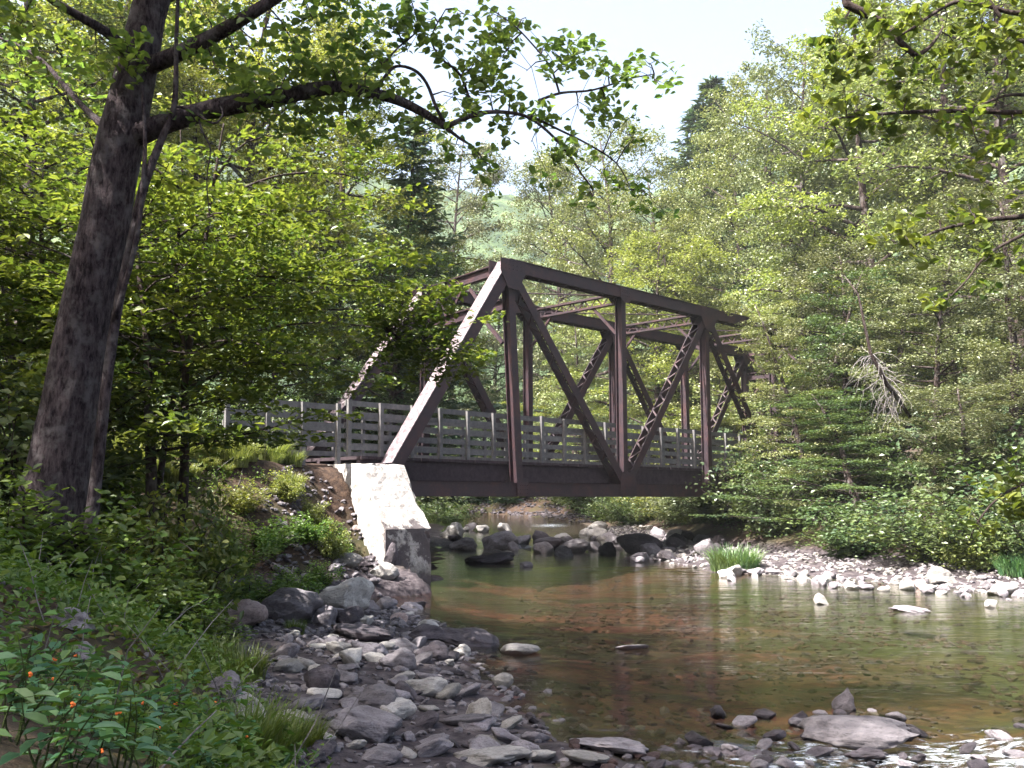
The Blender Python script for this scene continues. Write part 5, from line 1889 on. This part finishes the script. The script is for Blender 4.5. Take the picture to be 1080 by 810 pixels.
def gravel(name, X, Y, S, mat, label):
    g = MB()
    n_ = len(X)
    Z = ground_h(X, Y)
    an = rng.uniform(0, 6.28, n_)
    V0, F0 = small_rock
    sc = np.stack([S, S * rng.uniform(.55, 1, n_), S * rng.uniform(.3, .65, n_)], 1)
    V = V0[None] * sc[:, None, :]
    tx = rng.normal(0, .3, n_)[:, None]
    V[:, :, 2] += V[:, :, 0] * tx
    c, s = np.cos(an)[:, None], np.sin(an)[:, None]
    Vx = V[:, :, 0] * c - V[:, :, 1] * s + X[:, None]
    Vy = V[:, :, 0] * s + V[:, :, 1] * c + Y[:, None]
    Vz = V[:, :, 2] + (Z + sc[:, 2] * .2)[:, None]
    F = F0[None] + (np.arange(n_) * len(V0))[:, None, None]
    g.add(np.stack([Vx, Vy, Vz], 2).reshape(-1, 3), None, F.reshape(-1, 3))
    return tag(g.build(name, M[mat]), label, 'gravel', kind='stuff')


def scatter(n, x0, x1, y0, y1, cond):
    X = rng.uniform(x0, x1, n)
    Y = rng.uniform(y0, y1, n)
    k = cond(X, Y)
    return X[k], Y[k]


def shore_l(X, Y):
    inw = inside(X, Y, WATER)
    d_ = seg_dist(X, Y, WATER)
    return np.where(inw, d_ < 1.3 * rng.uniform(0, 1, len(X)) ** 1.5, ~inside(X, Y, BANK_L) | (rng.uniform(0, 1, len(X)) < .12))


X, Y = scatter(5500, -5.5, 2.2, 4.5, 23.5, shore_l)
gravel('gravel', X, Y, rng.uniform(.03, .13, len(X)) ** 1.0 * (0.5 + 0.05 * Y), 'rock', 'small grey gravel between the stones of the near shore')
X, Y = scatter(2600, -5.5, 2.2, 4.5, 23.5, shore_l)
gravel('gravel', X, Y, rng.uniform(.03, .13, len(X)) * (0.5 + 0.05 * Y), 'rock_dark', 'small dark gravel between the stones of the near shore')
X, Y = scatter(9000, 3.5, 16, 18, 50, lambda X, Y: ~inside(X, Y, WATER) & ~inside(X, Y, BANK_R))
k_ = len(X) // 2
gravel('gravel', X[:k_], Y[:k_], rng.uniform(.06, .22, k_), 'rock', 'grey small stones covering the gravel bar across the stream')
X, Y = X[k_:], Y[k_:]
gravel('gravel', X, Y, rng.uniform(.06, .22, len(X)), 'rock_pale', 'pale small stones covering the gravel bar across the stream')
X, Y = scatter(1500, 0.5, 12, 6, 30, lambda X, Y: inside(X, Y, WATER) & (vnoise(X, Y, 1.5, 41) > 0.45))
gravel('gravel', X, Y, rng.uniform(.04, .16, len(X)), 'rock_dark', 'dark stones lying on the stream bed under the water')

X, Y = scatter(3500, 0.2, 9, 5.5, 24, lambda X, Y: inside(X, Y, WATER) & (vnoise(X, Y, 1.1, 43) > 0.4))
gravel('gravel', X, Y, rng.uniform(.04, .16, len(X)), 'rock_bed', 'reddish stones lying on the stream bed under the water')

X, Y = scatter(2600, 1.0, 6.5, 6.4, 9.6, lambda X, Y: inside(X, Y, WATER) & (rng.uniform(0, 1, len(X)) < np.exp(-(((X - 3.4) / 2.6) ** 2 + ((Y - 8.0) / 1.0) ** 2))))
gravel('gravel', X, Y, rng.uniform(.05, .2, len(X)), 'rock_dark', 'small wet stones breaking the water of the riffle at the lower right')

X, Y = scatter(3000, -8, 7, 56, 75, lambda X, Y: ~inside(X, Y, WATER) & (np.where(inside(X, Y, BANK_R), seg_dist(X, Y, BANK_R), 0) < 2.5) & ~inside(X, Y, BANK_L))
gravel('gravel', X, Y, rng.uniform(.12, .4, len(X)), 'rock_dark', 'dark small stones on the bank upstream of the rapids')

# fallen leaves and dead stems among the undergrowth
lb = MB()
n = 6000
X = rng.uniform(-9, -0.8, n)
Y = rng.uniform(3.2, 21, n)
k = inside(X, Y, BANK_L)
X, Y = X[k], Y[k]
leaves(lb, np.stack([X, Y, ground_h(X, Y) + 0.015], 1), 0.085, rng, 0.35, 0.6)
tag(lb.build('leaf_litter', M['litter']), 'brown fallen leaves lying on the soil of the left bank', 'leaf litter', kind='stuff')
lb = MB()
for x, y in zip(X[:700], Y[:700]):
    z = gh(x, y)
    lb.tube(curve((x, y, z - 0.02), (rng.normal(0, .6), rng.normal(0, .6), 1), rng.uniform(.25, .75), 3, rng, -0.3, 0.15), [.004, .0035, .003, .0015], 4, False)
tag(lb.build('dead_stems', M['dead_wood']), 'thin dead stems standing among the herbs of the left bank', 'dead stems', kind='stuff')
lb = MB()
n = 700
X = rng.uniform(-9, -0.8, n)
Y = rng.uniform(5.0, 16, n)
k = inside(X, Y, BANK_L) & (seg_dist(X, Y, BANK_L) > 0.7)
cl = []
for x, y in zip(X[k], Y[k]):
    z = gh(x, y)
    m_ = 9
    cl.append(np.stack([x + rng.normal(0, .16, m_), y + rng.normal(0, .16, m_), z + rng.uniform(.1, .38, m_)], 1))
leaves(lb, np.concatenate(cl), 0.085, rng, 0.5, 0.5, 'ovate')
tag(lb.build('undergrowth', M['leaf_herb']), 'taller mixed weeds standing out of the undergrowth on the left bank', 'undergrowth', kind='stuff')
